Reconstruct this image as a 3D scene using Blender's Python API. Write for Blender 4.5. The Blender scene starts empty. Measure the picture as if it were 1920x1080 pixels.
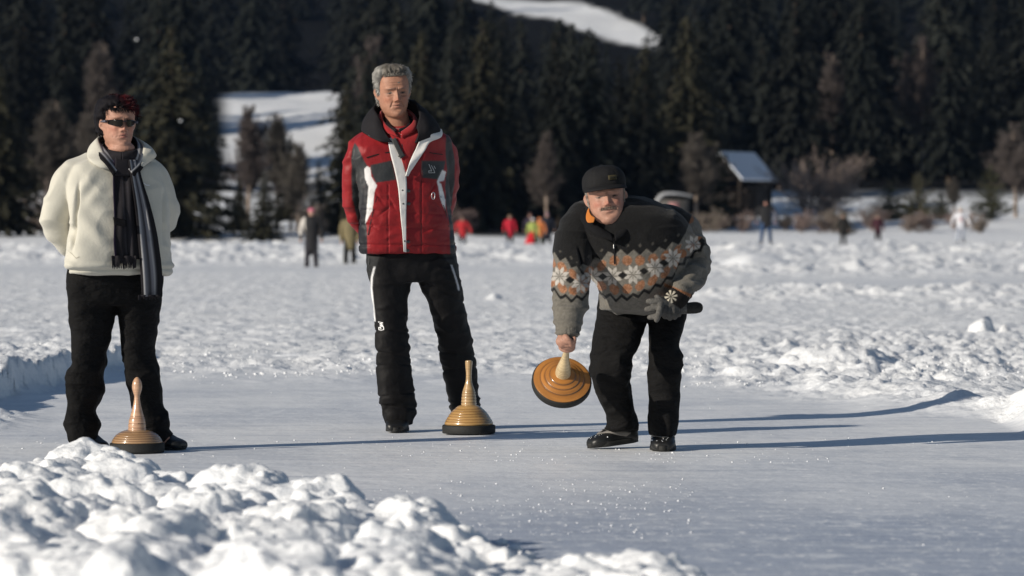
import bpy, bmesh, math, random
import numpy as np
from mathutils import Vector, Matrix
from mathutils.bvhtree import BVHTree
R = math.radians
sc = bpy.context.scene
C = sc.collection
# ------------------------------------------------------------------ camera, sky, sun, exposure
F = 7720.0          # focal length in photograph pixels (1920 wide)
HOR = 430.0         # horizon row
CAMZ = 1.0
cd = bpy.data.cameras.new('camera'); cam = bpy.data.objects.new('camera', cd); C.objects.link(cam)
cam.location = (0, 0, CAMZ); cam.rotation_euler = (R(90), 0, 0)
cd.sensor_width = 36; cd.lens = F / 1920 * 36
cd.shift_y = -(540 - HOR) / 1920
cd.clip_start = 0.5; cd.clip_end = 5000
cd.dof.use_dof = True; cd.dof.focus_distance = 19.3; cd.dof.aperture_fstop = 4.9
sc.camera = cam
SAZ = R(35.2)       # light travels towards +x,+y
SEL = R(20.5)
w = bpy.data.worlds.new('World'); sc.world = w; w.use_nodes = True
nt = w.node_tree; bg = nt.nodes['Background']
sky = nt.nodes.new('ShaderNodeTexSky'); sky.sky_type = 'NISHITA'; sky.sun_disc = False
sky.sun_elevation = SEL; sky.air_density = 1.0; sky.dust_density = 0.3; sky.altitude = 900
ldir = Vector((math.cos(SAZ) * math.cos(SEL), math.sin(SAZ) * math.cos(SEL), -math.sin(SEL)))
tosun = -ldir
sky.sun_rotation = math.atan2(tosun.x, tosun.y)
nt.links.new(sky.outputs[0], bg.inputs[0]); bg.inputs[1].default_value = 0.062
sl = bpy.data.lights.new('sun', 'SUN'); sl.energy = 4.5; sl.angle = R(0.5); sl.color = (1.0, 0.915, 0.79)
so = bpy.data.objects.new('sun', sl); C.objects.link(so)
so.rotation_euler = ldir.to_track_quat('-Z', 'Y').to_euler()
so.location = (-30, -30, 30)
sc.view_settings.view_transform = 'Standard'; sc.view_settings.look = 'None'
sc.view_settings.exposure = 0.09; sc.view_settings.gamma = 1.0

# ------------------------------------------------------------------ numpy noise
def _h(ix, iy, iz, s):
    n = (ix * 374761393 + iy * 668265263 + iz * 2147483647 + s * 1274126177) & 0xffffffff
    n = ((n ^ (n >> 13)) * 1274126177) & 0xffffffff
    n = ((n ^ (n >> 16)) * 2246822519) & 0xffffffff
    return ((n ^ (n >> 15)) & 0xffffff) / float(0xffffff)
def noise(P, seed=0):
    """value noise in [-1,1], P (N,3)"""
    P = np.asarray(P, float); I = np.floor(P).astype(np.int64); f = P - I
    f = f * f * f * (f * (f * 6 - 15) + 10)
    x, y, z = I[:, 0], I[:, 1], I[:, 2]; fx, fy, fz = f[:, 0], f[:, 1], f[:, 2]
    def hh(a, b, c): return _h(x + a, y + b, z + c, seed)
    r0 = (hh(0,0,0)*(1-fx)+hh(1,0,0)*fx)*(1-fy)+(hh(0,1,0)*(1-fx)+hh(1,1,0)*fx)*fy
    r1 = (hh(0,0,1)*(1-fx)+hh(1,0,1)*fx)*(1-fy)+(hh(0,1,1)*(1-fx)+hh(1,1,1)*fx)*fy
    return (r0*(1-fz)+r1*fz)*2-1
def noise2(x, y, seed=0):
    ix = np.floor(x).astype(np.int64); iy = np.floor(y).astype(np.int64); fx = x-ix; fy = y-iy
    fx = fx*fx*fx*(fx*(fx*6-15)+10); fy = fy*fy*fy*(fy*(fy*6-15)+10)
    z = np.zeros_like(ix)
    return ((_h(ix,iy,z,seed)*(1-fx)+_h(ix+1,iy,z,seed)*fx)*(1-fy)+(_h(ix,iy+1,z,seed)*(1-fx)+_h(ix+1,iy+1,z,seed)*fx)*fy)*2-1
def fbm(P, o=3, seed=0, g=0.5):
    r = 0; a = 1; t = 0; P = np.array(P, float)
    for i in range(o):
        r = r + a*noise(P, seed+i*17); t += a; a *= g; P = P*2.03+7.1
    return r/t
def fbm2(x, y, o=3, seed=0, g=0.5):
    r = 0; a = 1; t = 0
    for i in range(o):
        r = r + a*noise2(x, y, seed+i*17); t += a; a *= g; x = x*2.03+3.7; y = y*2.03+9.2
    return r/t
def lumps2(x, y, cell, seed=0, keep=1.0, flat=1.0, size=0.62):
    """rounded clods: highest of random domes, one per cell"""
    cx = np.floor(x/cell).astype(np.int64); cy = np.floor(y/cell).astype(np.int64); out = np.zeros_like(x)
    z = np.zeros_like(cx)
    for i in (-1, 0, 1):
        for j in (-1, 0, 1):
            a = cx+i; b = cy+j
            px = (a+_h(a,b,z,seed))*cell; py = (b+_h(a,b,z+1,seed))*cell
            rr = cell*size*(0.35+0.75*_h(a,b,z+2,seed)**1.5)
            k = _h(a,b,z+3,seed) < keep
            q = 1-((x-px)**2+(y-py)**2)/rr**2
            out = np.maximum(out, np.where(k & (q > 0), rr*flat*np.sqrt(np.maximum(q, 0)), 0))
    return out
def sstep(a, b, x):
    t = np.clip((x-a)/(b-a), 0, 1); return t*t*(3-2*t)

# ------------------------------------------------------------------ materials
def s2l(c):
    return tuple(((v/255)/12.92 if v/255 <= 0.04045 else ((v/255+0.055)/1.055)**2.4) for v in c)
MATS = {}
def mat(name, col, rough=0.8, bump=None, var=0.0, vscale=8.0, attr=None, coat=0.0, sheen=0.0, spec=0.3, metal=0.0, objrand=0.0, trans=0.0):
    if name in MATS: return MATS[name]
    m = bpy.data.materials.new(name); m.use_nodes = True; N = m.node_tree.nodes; L = m.node_tree.links
    b = N['Principled BSDF']; b.inputs['Roughness'].default_value = rough
    b.inputs['Specular IOR Level'].default_value = spec; b.inputs['Metallic'].default_value = metal
    b.inputs['Coat Weight'].default_value = coat; b.inputs['Coat Roughness'].default_value = 0.12
    b.inputs['Sheen Weight'].default_value = sheen
    tc = N.new('ShaderNodeTexCoord')
    if attr:
        a = N.new('ShaderNodeAttribute'); a.attribute_name = attr; src = a.outputs['Color']
    else:
        a = N.new('ShaderNodeRGB'); a.outputs[0].default_value = (*col, 1); src = a.outputs[0]
    if var > 0:
        n = N.new('ShaderNodeTexNoise'); n.inputs['Scale'].default_value = vscale; n.inputs['Detail'].default_value = 4
        L.new(tc.outputs['Object'], n.inputs['Vector'])
        mr = N.new('ShaderNodeMapRange'); mr.inputs[1].default_value = 0.25; mr.inputs[2].default_value = 0.75
        mr.inputs[3].default_value = 1-var; mr.inputs[4].default_value = 1+var
        L.new(n.outputs[0], mr.inputs[0])
        vm = N.new('ShaderNodeVectorMath'); vm.operation = 'SCALE'; L.new(src, vm.inputs[0]); L.new(mr.outputs[0], vm.inputs['Scale']); src = vm.outputs[0]
    if objrand > 0:
        oi = N.new('ShaderNodeObjectInfo'); mr = N.new('ShaderNodeMapRange'); mr.inputs[3].default_value = 1-objrand; mr.inputs[4].default_value = 1+objrand
        L.new(oi.outputs['Random'], mr.inputs[0])
        vm = N.new('ShaderNodeVectorMath'); vm.operation = 'SCALE'; L.new(src, vm.inputs[0]); L.new(mr.outputs[0], vm.inputs['Scale'])
        hs = N.new('ShaderNodeHueSaturation'); mr2 = N.new('ShaderNodeMapRange'); mr2.inputs[3].default_value = 0.46; mr2.inputs[4].default_value = 0.52
        mu = N.new('ShaderNodeMath'); mu.operation = 'FRACT'; mm = N.new('ShaderNodeMath'); mm.operation = 'MULTIPLY'; mm.inputs[1].default_value = 7.31
        L.new(oi.outputs['Random'], mm.inputs[0]); L.new(mm.outputs[0], mu.inputs[0]); L.new(mu.outputs[0], mr2.inputs[0]); L.new(mr2.outputs[0], hs.inputs['Hue'])
        L.new(vm.outputs[0], hs.inputs['Color']); src = hs.outputs[0]
    L.new(src, b.inputs['Base Color'])
    if bump:
        prev = None
        for (s, st, dist, *sq) in bump:
            n = N.new('ShaderNodeTexNoise'); n.inputs['Scale'].default_value = s; n.inputs['Detail'].default_value = 3
            if sq:
                mp = N.new('ShaderNodeMapping'); mp.inputs['Scale'].default_value = sq[0]; L.new(tc.outputs['Object'], mp.inputs[0]); L.new(mp.outputs[0], n.inputs['Vector'])
            else: L.new(tc.outputs['Object'], n.inputs['Vector'])
            bp = N.new('ShaderNodeBump'); bp.inputs['Strength'].default_value = st; bp.inputs['Distance'].default_value = dist
            L.new(n.outputs[0], bp.inputs['Height'])
            if prev: L.new(prev.outputs[0], bp.inputs['Normal'])
            prev = bp
        L.new(prev.outputs[0], b.inputs['Normal'])
    MATS[name] = m
    return m

def snow_material(name='snow_and_ice', alb=1.0):
    m = bpy.data.materials.new(name); m.use_nodes = True; N = m.node_tree.nodes; L = m.node_tree.links
    b = N['Principled BSDF']; tc = N.new('ShaderNodeTexCoord')
    at = N.new('ShaderNodeAttribute'); at.attribute_name = 'mask'   # r ice, g forest floor
    sp = N.new('ShaderNodeSeparateColor'); L.new(at.outputs['Color'], sp.inputs[0])
    def nz(scale, detail=4, msc=None, rough=0.55):
        n = N.new('ShaderNodeTexNoise'); n.inputs['Scale'].default_value = scale; n.inputs['Detail'].default_value = detail; n.inputs['Roughness'].default_value = rough
        if msc:
            mp = N.new('ShaderNodeMapping'); mp.inputs['Scale'].default_value = msc; mp.inputs['Rotation'].default_value = (0, 0, R(4)); L.new(tc.outputs['Object'], mp.inputs[0]); L.new(mp.outputs[0], n.inputs['Vector'])
        else: L.new(tc.outputs['Object'], n.inputs['Vector'])
        return n.outputs[0]
    def ramp(src, a, bb, c0=0, c1=1):
        r = N.new('ShaderNodeMapRange'); r.inputs[1].default_value = a; r.inputs[2].default_value = bb; r.inputs[3].default_value = c0; r.inputs[4].default_value = c1
        L.new(src, r.inputs[0]); return r.outputs[0]
    def mix(f, a, bb):
        x = N.new('ShaderNodeMix'); x.data_type = 'RGBA'
        if isinstance(f, float): x.inputs[0].default_value = f
        else: L.new(f, x.inputs[0])
        for k, v in ((6, a), (7, bb)):
            if isinstance(v, tuple): x.inputs[k].default_value = (*v, 1)
            else: L.new(v, x.inputs[k])
        return x.outputs[2]
    def mul(a, bb):
        x = N.new('ShaderNodeMath'); x.operation = 'MULTIPLY'
        for k, v in ((0, a), (1, bb)):
            if isinstance(v, float): x.inputs[k].default_value = v
            else: L.new(v, x.inputs[k])
        return x.outputs[0]
    snow = mix(ramp(nz(0.8, 5), 0.35, 0.65), (0.79, 0.81, 0.84), (0.86, 0.87, 0.88))
    # ice: cleared patches, scratches, frost
    cl_ = N.new('ShaderNodeMath'); cl_.operation = 'MAXIMUM'; cl_.use_clamp = True
    L.new(mul(ramp(nz(0.9, 6, (0.8, 0.5, 1), 0.62), 0.45, 0.60), 0.4), cl_.inputs[0]); L.new(sp.outputs[2], cl_.inputs[1]); clear = cl_.outputs[0]
    ice = mix(clear, (0.86, 0.87, 0.885), (0.38, 0.43, 0.53))
    streak = ramp(nz(3.0, 6, (0.35, 6.0, 1), 0.7), 0.45, 0.75)
    dk = ramp(nz(2.2, 6, (0.4, 5.0, 1), 0.72), 0.50, 0.68)
    ice = mix(mul(dk, 0.62), ice, (0.42, 0.46, 0.54))
    ice = mix(mul(streak, 0.6), ice, (0.86, 0.88, 0.90))
    streak2 = ramp(nz(6.0, 4, (9.0, 0.4, 1), 0.7), 0.56, 0.66)
    ice = mix(mul(streak2, 0.25), ice, (0.84, 0.86, 0.88))
    fleck = ramp(nz(20.0, 5, (1, 0.45, 1), 0.7), 0.575, 0.625)
    ice = mix(mul(fleck, 0.9), ice, (0.88, 0.89, 0.91))
    fleck2 = ramp(nz(5.0, 6, (1, 0.5, 1), 0.75), 0.53, 0.63)
    ice = mix(mul(fleck2, 0.5), ice, (0.86, 0.88, 0.9))
    col = mix(sp.outputs[0], snow, ice)
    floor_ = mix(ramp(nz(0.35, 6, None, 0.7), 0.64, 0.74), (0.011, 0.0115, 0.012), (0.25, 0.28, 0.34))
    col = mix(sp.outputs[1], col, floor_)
    if alb < 1: vs = N.new('ShaderNodeVectorMath'); vs.operation = 'SCALE'; vs.inputs['Scale'].default_value = alb; L.new(col, vs.inputs[0]); col = vs.outputs[0]
    L.new(col, b.inputs['Base Color'])
    b.inputs['Subsurface Weight'].default_value = 0.5 if alb < 1 else 0.0; b.inputs['Subsurface Radius'].default_value = (1.0, 1.0, 1.0); b.inputs['Subsurface Scale'].default_value = 0.035
    rg = ramp(sp.outputs[0], 0, 1, 0.75, 0.5); L.new(rg, b.inputs['Roughness'])
    L.new(ramp(sp.outputs[1], 0, 1, 0.35, 0.0), b.inputs['Specular IOR Level'])
    # bump
    inv = ramp(sp.outputs[0], 0, 1, 1.0, 0.30)
    prev = None
    for (s, d, o) in ((2.5, 0.05, None), (11.0, 0.016, None), (45.0, 0.006, None), (140.0, 0.002, None)):
        bp = N.new('ShaderNodeBump'); bp.inputs['Distance'].default_value = d; L.new(inv, bp.inputs['Strength']); L.new(nz(s, 4), bp.inputs['Height'])
        if prev: L.new(prev.outputs[0], bp.inputs['Normal'])
        prev = bp
    bp = N.new('ShaderNodeBump'); bp.inputs['Distance'].default_value = 0.004; bp.inputs['Strength'].default_value = 0.5
    L.new(nz(8.0, 6, (0.5, 3.0, 1), 0.7), bp.inputs['Height']); L.new(prev.outputs[0], bp.inputs['Normal'])
    L.new(bp.outputs[0], b.inputs['Normal'])
    return m
MSNOW = snow_material(); MBANK = snow_material('scraped_snow', 0.985)

# ------------------------------------------------------------------ object helpers
def link(name, me, m=None, parent=None, loc=None):
    o = bpy.data.objects.new(name, me); C.objects.link(o)
    if m is not None and me is not None:
        me.materials.clear(); me.materials.append(m)
    if parent is not None: o.parent = parent
    if loc is not None: o.location = loc
    return o
def tag(o, label=None, cat=None, group=None, kind=None):
    if label: o['label'] = label
    if cat: o['category'] = cat
    if group: o['group'] = group
    if kind: o['kind'] = kind
    return o
def thing(name, loc, label, cat, group=None, rz=0):
    o = bpy.data.objects.new(name, None); C.objects.link(o); o.location = loc; o.rotation_euler = (0, 0, rz)
    o.empty_display_size = 0.2
    return tag(o, label, cat, group)
def mesh_np(name, V, Fq, smooth=True):
    """V (N,3), Fq list of arrays (quads or tris)"""
    me = bpy.data.meshes.new(name)
    V = np.asarray(V, np.float32)
    arrs = [np.asarray(f, np.int32) for f in (Fq if isinstance(Fq, list) else [Fq]) if len(f)]
    nl = sum(a.size for a in arrs); nf = sum(len(a) for a in arrs)
    me.vertices.add(len(V)); me.vertices.foreach_set('co', V.ravel())
    me.loops.add(nl); me.loops.foreach_set('vertex_index', np.concatenate([a.ravel() for a in arrs]))
    starts = []; s = 0
    for a in arrs:
        k = a.shape[1]; starts.append(np.arange(len(a))*k+s); s += a.size
    me.polygons.add(nf); me.polygons.foreach_set('loop_start', np.concatenate(starts).astype(np.int32))
    me.update(calc_edges=True); me.validate()
    if smooth: me.polygons.foreach_set('use_smooth', np.ones(len(me.polygons), bool))
    return me
def set_col(me, col, name='Col'):
    a = me.attributes.new(name, 'FLOAT_COLOR', 'POINT')
    c = np.ones((len(me.vertices), 4), np.float32); c[:, :3] = col
    a.data.foreach_set('color', c.ravel())
def getV(me):
    V = np.empty(len(me.vertices)*3, np.float32); me.vertices.foreach_get('co', V); return V.reshape(-1, 3).astype(float)
def getN(me):
    V = np.empty(len(me.vertices)*3, np.float32); me.vertices.foreach_get('normal', V); return V.reshape(-1, 3).astype(float)
def setV(me, V):
    me.vertices.foreach_set('co', np.asarray(V, np.float32).ravel()); me.update()

def catmull(P, n):
    P = np.asarray(P, float); out = []
    m = len(P)
    for i in range(m-1):
        p0 = P[max(i-1, 0)]; p1 = P[i]; p2 = P[i+1]; p3 = P[min(i+2, m-1)]
        for k in range(n):
            t = k/n
            out.append(0.5*((2*p1)+(-p0+p2)*t+(2*p0-5*p1+4*p2-p3)*t*t+(-p0+3*p1-3*p2+p3)*t**3))
    out.append(P[-1]); return np.array(out)
def grid_faces(nu, nv, closed_u=False):
    i = np.arange(nu if closed_u else nu-1); j = np.arange(nv-1)
    I, J = np.meshgrid(i, j, indexing='ij'); I2 = (I+1) % nu
    return np.stack([I*nv+J, I2*nv+J, I2*nv+J+1, I*nv+J+1], -1).reshape(-1, 4)
class Solid:
    """collects closed pieces to be fused"""
    def __init__(s): s.V = []; s.Q = []; s.T = []; s.n = 0
    def add(s, V, Q, T=None):
        V = np.asarray(V, float); s.V.append(V)
        if len(Q): s.Q.append(np.asarray(Q)+s.n)
        if T is not None and len(T): s.T.append(np.asarray(T)+s.n)
        s.n += len(V)
    def rings(s, Rg):
        """Rg (m rings, k points, 3) closed tube with caps"""
        m, k, _ = Rg.shape
        V = Rg.reshape(-1, 3); V = np.vstack([V, Rg[0].mean(0), Rg[-1].mean(0)])
        Q = []
        i = np.arange(m-1)[:, None]; j = np.arange(k)[None, :]; j2 = (j+1) % k
        Q = np.stack([i*k+j, i*k+j2, (i+1)*k+j2, (i+1)*k+j], -1).reshape(-1, 4)
        a = m*k; b = a+1; jj = np.arange(k); jn = (jj+1) % k
        T = np.vstack([np.stack([np.full(k, a), jn, jj], -1), np.stack([np.full(k, b), (m-1)*k+jj, (m-1)*k+jn], -1)])
        s.add(V, Q, T)
    def tube(s, P, rad, k=20, sub=5, flat=None, up=(0, 1, 0)):
        """P points, rad list of r or (ra, rb); ends rounded"""
        rad = [r if isinstance(r, (tuple, list)) else (r, r) for r in rad]
        D = catmull(np.hstack([np.asarray(P, float), np.asarray(rad, float)]), sub)
        X = D[:, :3]; ra = D[:, 3]; rb = D[:, 4]
        T = np.gradient(X, axis=0); T /= np.linalg.norm(T, axis=1)[:, None]+1e-9
        # rounded caps
        def cap(x, t, a, b, sg):
            out = []
            for q in (0.35, 0.7, 0.92, 0.995):
                out.append((x+sg*t*q*min(a, b), t, a*math.sqrt(1-q*q), b*math.sqrt(1-q*q)))
            return out
        seq = [(x, t, a, b) for x, t, a, b in zip(X, T, ra, rb)]
        seq = cap(X[0], T[0], ra[0], rb[0], -1)[::-1]+seq+cap(X[-1], T[-1], ra[-1], rb[-1], 1)
        up = np.array(up, float); Rg = []
        for x, t, a, b in seq:
            u = np.cross(up, t); nu = np.linalg.norm(u)
            if nu < 0.2: u = np.cross(np.array((1, 0, 0.1)), t); nu = np.linalg.norm(u)
            u /= nu; v = np.cross(t, u)
            an = np.linspace(0, 2*np.pi, k, endpoint=False)
            Rg.append(x+np.outer(np.cos(an)*a, u)+np.outer(np.sin(an)*b, v))
        s.rings(np.array(Rg))
    def ball(s, c, r, k=14):
        r = np.array(r if isinstance(r, (tuple, list)) else (r, r, r), float)
        Rg = []
        for z in np.linspace(-0.985, 0.985, k):
            q = math.sin(z*math.pi/2); w_ = math.cos(z*math.pi/2); an = np.linspace(0, 2*np.pi, 2*k, endpoint=False)
            Rg.append(np.array(c)+np.stack([np.cos(an)*w_, np.sin(an)*w_, np.full(2*k, q)], -1)*r)
        s.rings(np.array(Rg))
    def slices(s, S, k=40, sub=6, n=2.3):
        """horizontal slices rows (xL, xR, z, yfront, yback) in metres -> closed loft"""
        D = catmull(np.asarray(S, float), sub); Rg = []
        an = np.linspace(0, 2*np.pi, k, endpoint=False); ca = np.cos(an); sa = np.sin(an)
        cx = np.sign(ca)*np.abs(ca)**(2/n); cy = np.sign(sa)*np.abs(sa)**(2/n)
        for xl, xr, z, yf, yb in D:
            Rg.append(np.stack([(xl+xr)/2+cx*(xr-xl)/2, (yf+yb)/2+cy*(yb-yf)/2, np.full(k, z)], -1))
        s.rings(np.array(Rg))
    def mesh(s, name):
        fs = []
        if s.Q: fs.append(np.vstack(s.Q))
        if s.T: fs.append(np.vstack(s.T))
        return mesh_np(name, np.vstack(s.V), fs)
    def fuse(s, name, voxel, smooth=2):
        me = s.mesh(name+'_src'); o = bpy.data.objects.new('tmp', me); C.objects.link(o)
        m = o.modifiers.new('r', 'REMESH'); m.mode = 'VOXEL'; m.voxel_size = voxel; m.use_smooth_shade = True
        if smooth:
            q = o.modifiers.new('s', 'SMOOTH'); q.factor = 0.5; q.iterations = smooth
        dg = bpy.context.evaluated_depsgraph_get(); dg.update()
        out = bpy.data.meshes.new_from_object(o.evaluated_get(dg)); out.name = name
        bpy.data.objects.remove(o); bpy.data.meshes.remove(me)
        out.polygons.foreach_set('use_smooth', np.ones(len(out.polygons), bool))
        return out
def bvh_of(me):
    V = getV(me); n = len(me.loops); li = np.empty(n, np.int32); me.loops.foreach_get('vertex_index', li)
    return BVHTree.FromPolygons([tuple(v) for v in V], [tuple(p.vertices) for p in me.polygons])
def subdivide_where(me, test):
    bm = bmesh.new(); bm.from_mesh(me)
    es = [e for e in bm.edges if test(e.verts[0].co) and test(e.verts[1].co)]
    bmesh.ops.subdivide_edges(bm, edges=es, cuts=1, use_grid_fill=True, smooth=0.6)
    bm.to_mesh(me); bm.free(); me.polygons.foreach_set('use_smooth', np.ones(len(me.polygons), bool)); me.update()
def sheet_mesh(name, G, thick=0.0):
    """G (nu,nv,3) grid -> mesh, optionally thickened"""
    nu, nv, _ = G.shape
    if thick <= 0: return mesh_np(name, G.reshape(-1, 3), grid_faces(nu, nv))
    du = np.gradient(G, axis=0); dv = np.gradient(G, axis=1); n = np.cross(du, dv); n /= np.linalg.norm(n, axis=2)[:, :, None]+1e-9
    A = G+n*thick/2; B = G-n*thick/2
    V = np.vstack([A.reshape(-1, 3), B.reshape(-1, 3)]); o = nu*nv
    Q = grid_faces(nu, nv); Q2 = Q[:, ::-1]+o
    def edge(idx): idx = np.array(idx); return np.stack([idx[:-1], idx[:-1]+o, idx[1:]+o, idx[1:]], -1)
    E = [edge([i*nv for i in range(nu)]), edge([(nu-1)*nv+j for j in range(nv)]), edge([i*nv+nv-1 for i in range(nu)][::-1]), edge(list(range(nv))[::-1])]
    return mesh_np(name, V, np.vstack([Q, Q2]+E))
def in_poly(px, py, poly):
    poly = np.asarray(poly, float); r = np.zeros(len(px), bool); n = len(poly); j = n-1
    for i in range(n):
        xi, yi = poly[i]; xj, yj = poly[j]
        c = ((yi > py) != (yj > py)) & (px < (xj-xi)*(py-yi)/((yj-yi) if yj != yi else 1e-9)+xi)
        r ^= c; j = i
    return r
# ------------------------------------------------------------------ terrain
def terrain(x, y, fine=True):
    x = np.asarray(x, float); y = np.asarray(y, float); d = np.maximum(y, 1)
    px = 960+x*F/d
    z = np.zeros_like(x)
    # shore and hills
    big = fbm2(x/30, y/30, 3, 5)
    sh = sstep(205, 228, y+big*6)*0.75+sstep(228, 330, y)*3.4+sstep(325, 450, y)*11.5-sstep(450, 512, y)*3.5
    sh = sh+np.maximum(y-515, 0)*0.16+sstep(700, 1300, y)*60
    z += sh + sstep(215, 260, y)*fbm2(x/9, y/9, 3, 9)*0.5
    if fine:
        edge = fbm2(x*1.2, y*0.8, 3, 21)
        # lane: cleared ice
        back = 29.0+edge*0.8+fbm2(x*0.7, y*0.15, 3, 24)*2.4 - sstep(1.0, 2.6, x)*(5.0)+sstep(2.2, 2.9, x)*(-2.5)
        right = 2.62+edge*0.10+sstep(21.5, 19, y)*0.5
        left = -2.97+edge*0.07+sstep(24, 30, y)*0.22
        lane = sstep(-0.8, 2.4, back-y+fbm2(x*2.5, y*1.2, 3, 22)*1.2)*sstep(0.0, 0.15, right-x)*sstep(0, 0.10, np.where(y > 21.3, x-left, 1.0))*sstep(5, 7, y)
        lane2 = sstep(60, 64, y)*sstep(84, 79, y)*sstep(4.2, 6.0, x)       # second cleared rink on the right
        lane3 = sstep(92, 97, y)*sstep(111, 107, y+edge)
        ice = np.maximum(np.maximum(lane, lane2*0.8), lane3*0.6)
        rough = 1-np.maximum(np.maximum(lane, lane2), lane3*0.9)
        # trampled snow
        tr = fbm2(x*1.3, y*1.0, 4, 31)*0.035+fbm2(x*4.2, y*3.4, 4, 33, 0.6)*0.034
        near = sstep(52, 36, y)
        tr2 = -lumps2(x, y, 0.42, 41, 0.6, 0.28)*near*0.9+lumps2(x, y, 0.17, 42, 0.35, 0.5)*0.5+fbm2(x*11, y*8, 3, 43, 0.65)*0.016
        z += rough*(0.03+tr*(0.50+0.15*near)+tr2*0.6)*sstep(230, 190, y)
        z += lane*(fbm2(x*0.7, y*0.5, 2, 51)*0.006)
        # small crumbs at the lane edge
        be = np.exp(-((y-back-0.7)/0.9)**2)*sstep(-2.7, -2.5, x)
        z += be*(0.010+lumps2(x, y, 0.16, 61, 0.4, 0.5)*0.4+fbm2(x*1.6, y*0.8, 3, 62)*0.03+fbm2(x*10, y*8, 3, 63, .65)*0.02)
        # left bank
        lb = sstep(left-0.0, left-0.09, x+0.05*fbm2(x*7, y*7, 2, 73))*sstep(20.5, 22.0, y)*sstep(33, 28, y)
        z += lb*(0.16+lumps2(x, y, 0.22, 71, 0.8, 0.5)*0.35+fbm2(x*9,y*9,3,72)*0.035)
        lc = sstep(-2.45, -2.75, x+edge*0.15)*sstep(18.6, 19.6, y)*sstep(22.6, 21.8, y); z += lc*(0.02+lumps2(x, y, 0.13, 74, 0.5, 0.6)*0.5+fbm2(x*9, y*7, 3, 75)*0.015)
        # clod field right behind the lane
        cf = sstep(0.9, 2.4, x+edge*0.5)*sstep(23.5, 26.0, y+edge)*sstep(44, 33, y)
        z += cf*(fbm2(x*1.7, y*1.1, 3, 84)*0.05+lumps2(x, y, 0.40, 81, 0.45, 0.5)*0.22+lumps2(x, y, 0.19, 82, 0.6, 0.6)*0.55+lumps2(x, y, 0.10, 83, 0.7, 0.65)*0.7+fbm2(x*15, y*12, 3, 85, .65)*0.018)
        # heap (1560,680) and the block with a shadow (1830,630)
        for hx, hy, hr, hh in ((2.33, 29.6, 0.42, 0.10), (2.75, 30.4, 0.3, 0.07), (4.35, 38.2, 0.13, 0.14), (4.62, 38.6, 0.07, 0.10), (3.05, 28.5, 0.4, 0.07), (-0.25, 56, 0.13, 0.08)):
            q = 1-((x-hx)**2+((y-hy)*0.6)**2)/hr**2
            z += np.where(q > 0, np.sqrt(np.maximum(q, 0)), 0)*hh*(1+0.5*fbm2(x*9, y*9, 3, 5))
        # bank at the right edge
        rb = sstep(2.50, 3.05, x+edge*0.05+np.maximum(y-21.5, 0)*0.06)*sstep(18.9, 20.2, y)*sstep(22.6, 21.3, y)
        z += rb*(0.30+lumps2(x, y, 0.25, 91, 0.7, 0.4)*0.12)
        rb2 = sstep(1.75, 2.3, x)*sstep(21.2, 22.6, y)*sstep(25.5, 23.5, y)
        z += rb2*(0.035+lumps2(x, y, 0.17, 92, 0.5, 0.5)*0.35)
        # ridges of cleared snow further out
        def ridge(y0, wd, h, m, s, cell):
            yy = (y-y0-fbm2(x/6, y/9, 2, s)*wd*0.6)/wd
            g = np.exp(-yy*yy)*m
            return g*(h*(0.75+0.5*fbm2(x/2.2, y/4, 3, s+1))+lumps2(x, y, cell, s+2, 0.6, 0.5)*0.5+lumps2(x, y, cell*0.42, s+3, 0.7, 0.6)*0.6+fbm2(x/cell*3, y/cell*3, 3, s+4, .6)*cell*0.10)
        rt = sstep(2.6, 4.2, x)
        z += 0.42*np.exp(-((x-5.9-fbm2(x, y/4, 2, 160)*.3)/0.75)**4-((y-99)/4.5)**2)+0.20*np.exp(-((x-8.9)/1.6)**4-((y-92)/4.0)**2)
        z += ridge(58+0*x, 2.6, 0.16, sstep(2.0, 3.2, x)*sstep(13, 9, x), 101, 0.55)
        z += ridge(52-(x-3)*0.6, 1.8, 0.05, sstep(4.0, 6, x), 105, 0.5)
        z += ridge(90+0*x, 5.0, 0.10, rt, 111, 0.8)
        z += ridge(116+0*x, 4.0, 0.38, 1.0-0.3*rt, 121, 0.9)
        z += ridge(132+0*x, 7.0, 0.38, rt, 131, 1.1)
        z += ridge(165+0*x, 10.0, 0.24, 1.0+0*x, 141, 1.3)
        z += ridge(196+0*x, 8.0, 0.20, 1.0+0*x, 151, 1.3)
        z -= sstep(120, 126, y)*sstep(160, 150, y)*0.10*(1-rt)
    else:
        ice = np.zeros_like(x)
    # forest floor
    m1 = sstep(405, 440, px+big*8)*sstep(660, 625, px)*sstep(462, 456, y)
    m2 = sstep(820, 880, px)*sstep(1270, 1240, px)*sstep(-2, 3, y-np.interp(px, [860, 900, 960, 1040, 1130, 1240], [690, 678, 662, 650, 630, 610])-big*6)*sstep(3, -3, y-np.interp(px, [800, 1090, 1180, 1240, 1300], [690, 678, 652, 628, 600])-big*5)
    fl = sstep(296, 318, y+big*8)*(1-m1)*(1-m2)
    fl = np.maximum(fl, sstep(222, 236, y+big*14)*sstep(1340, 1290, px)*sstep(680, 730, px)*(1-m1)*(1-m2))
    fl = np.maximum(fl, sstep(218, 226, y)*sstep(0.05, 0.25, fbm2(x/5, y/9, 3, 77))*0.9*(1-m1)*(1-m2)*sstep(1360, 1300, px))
    return z, ice, fl
def clearice(x, y):
    q = fbm2(x*0.9, y*0.35, 4, 301)
    return sstep(17.4, 13.6, y+q*2.6)*sstep(-2.2, 0.8, x+q*1.5+(15-y)*.35)
def hz(x, y): return float(terrain(np.array([x]), np.array([y]))[0][0])
def at(px, d): return (px-960)*d/F
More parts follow.
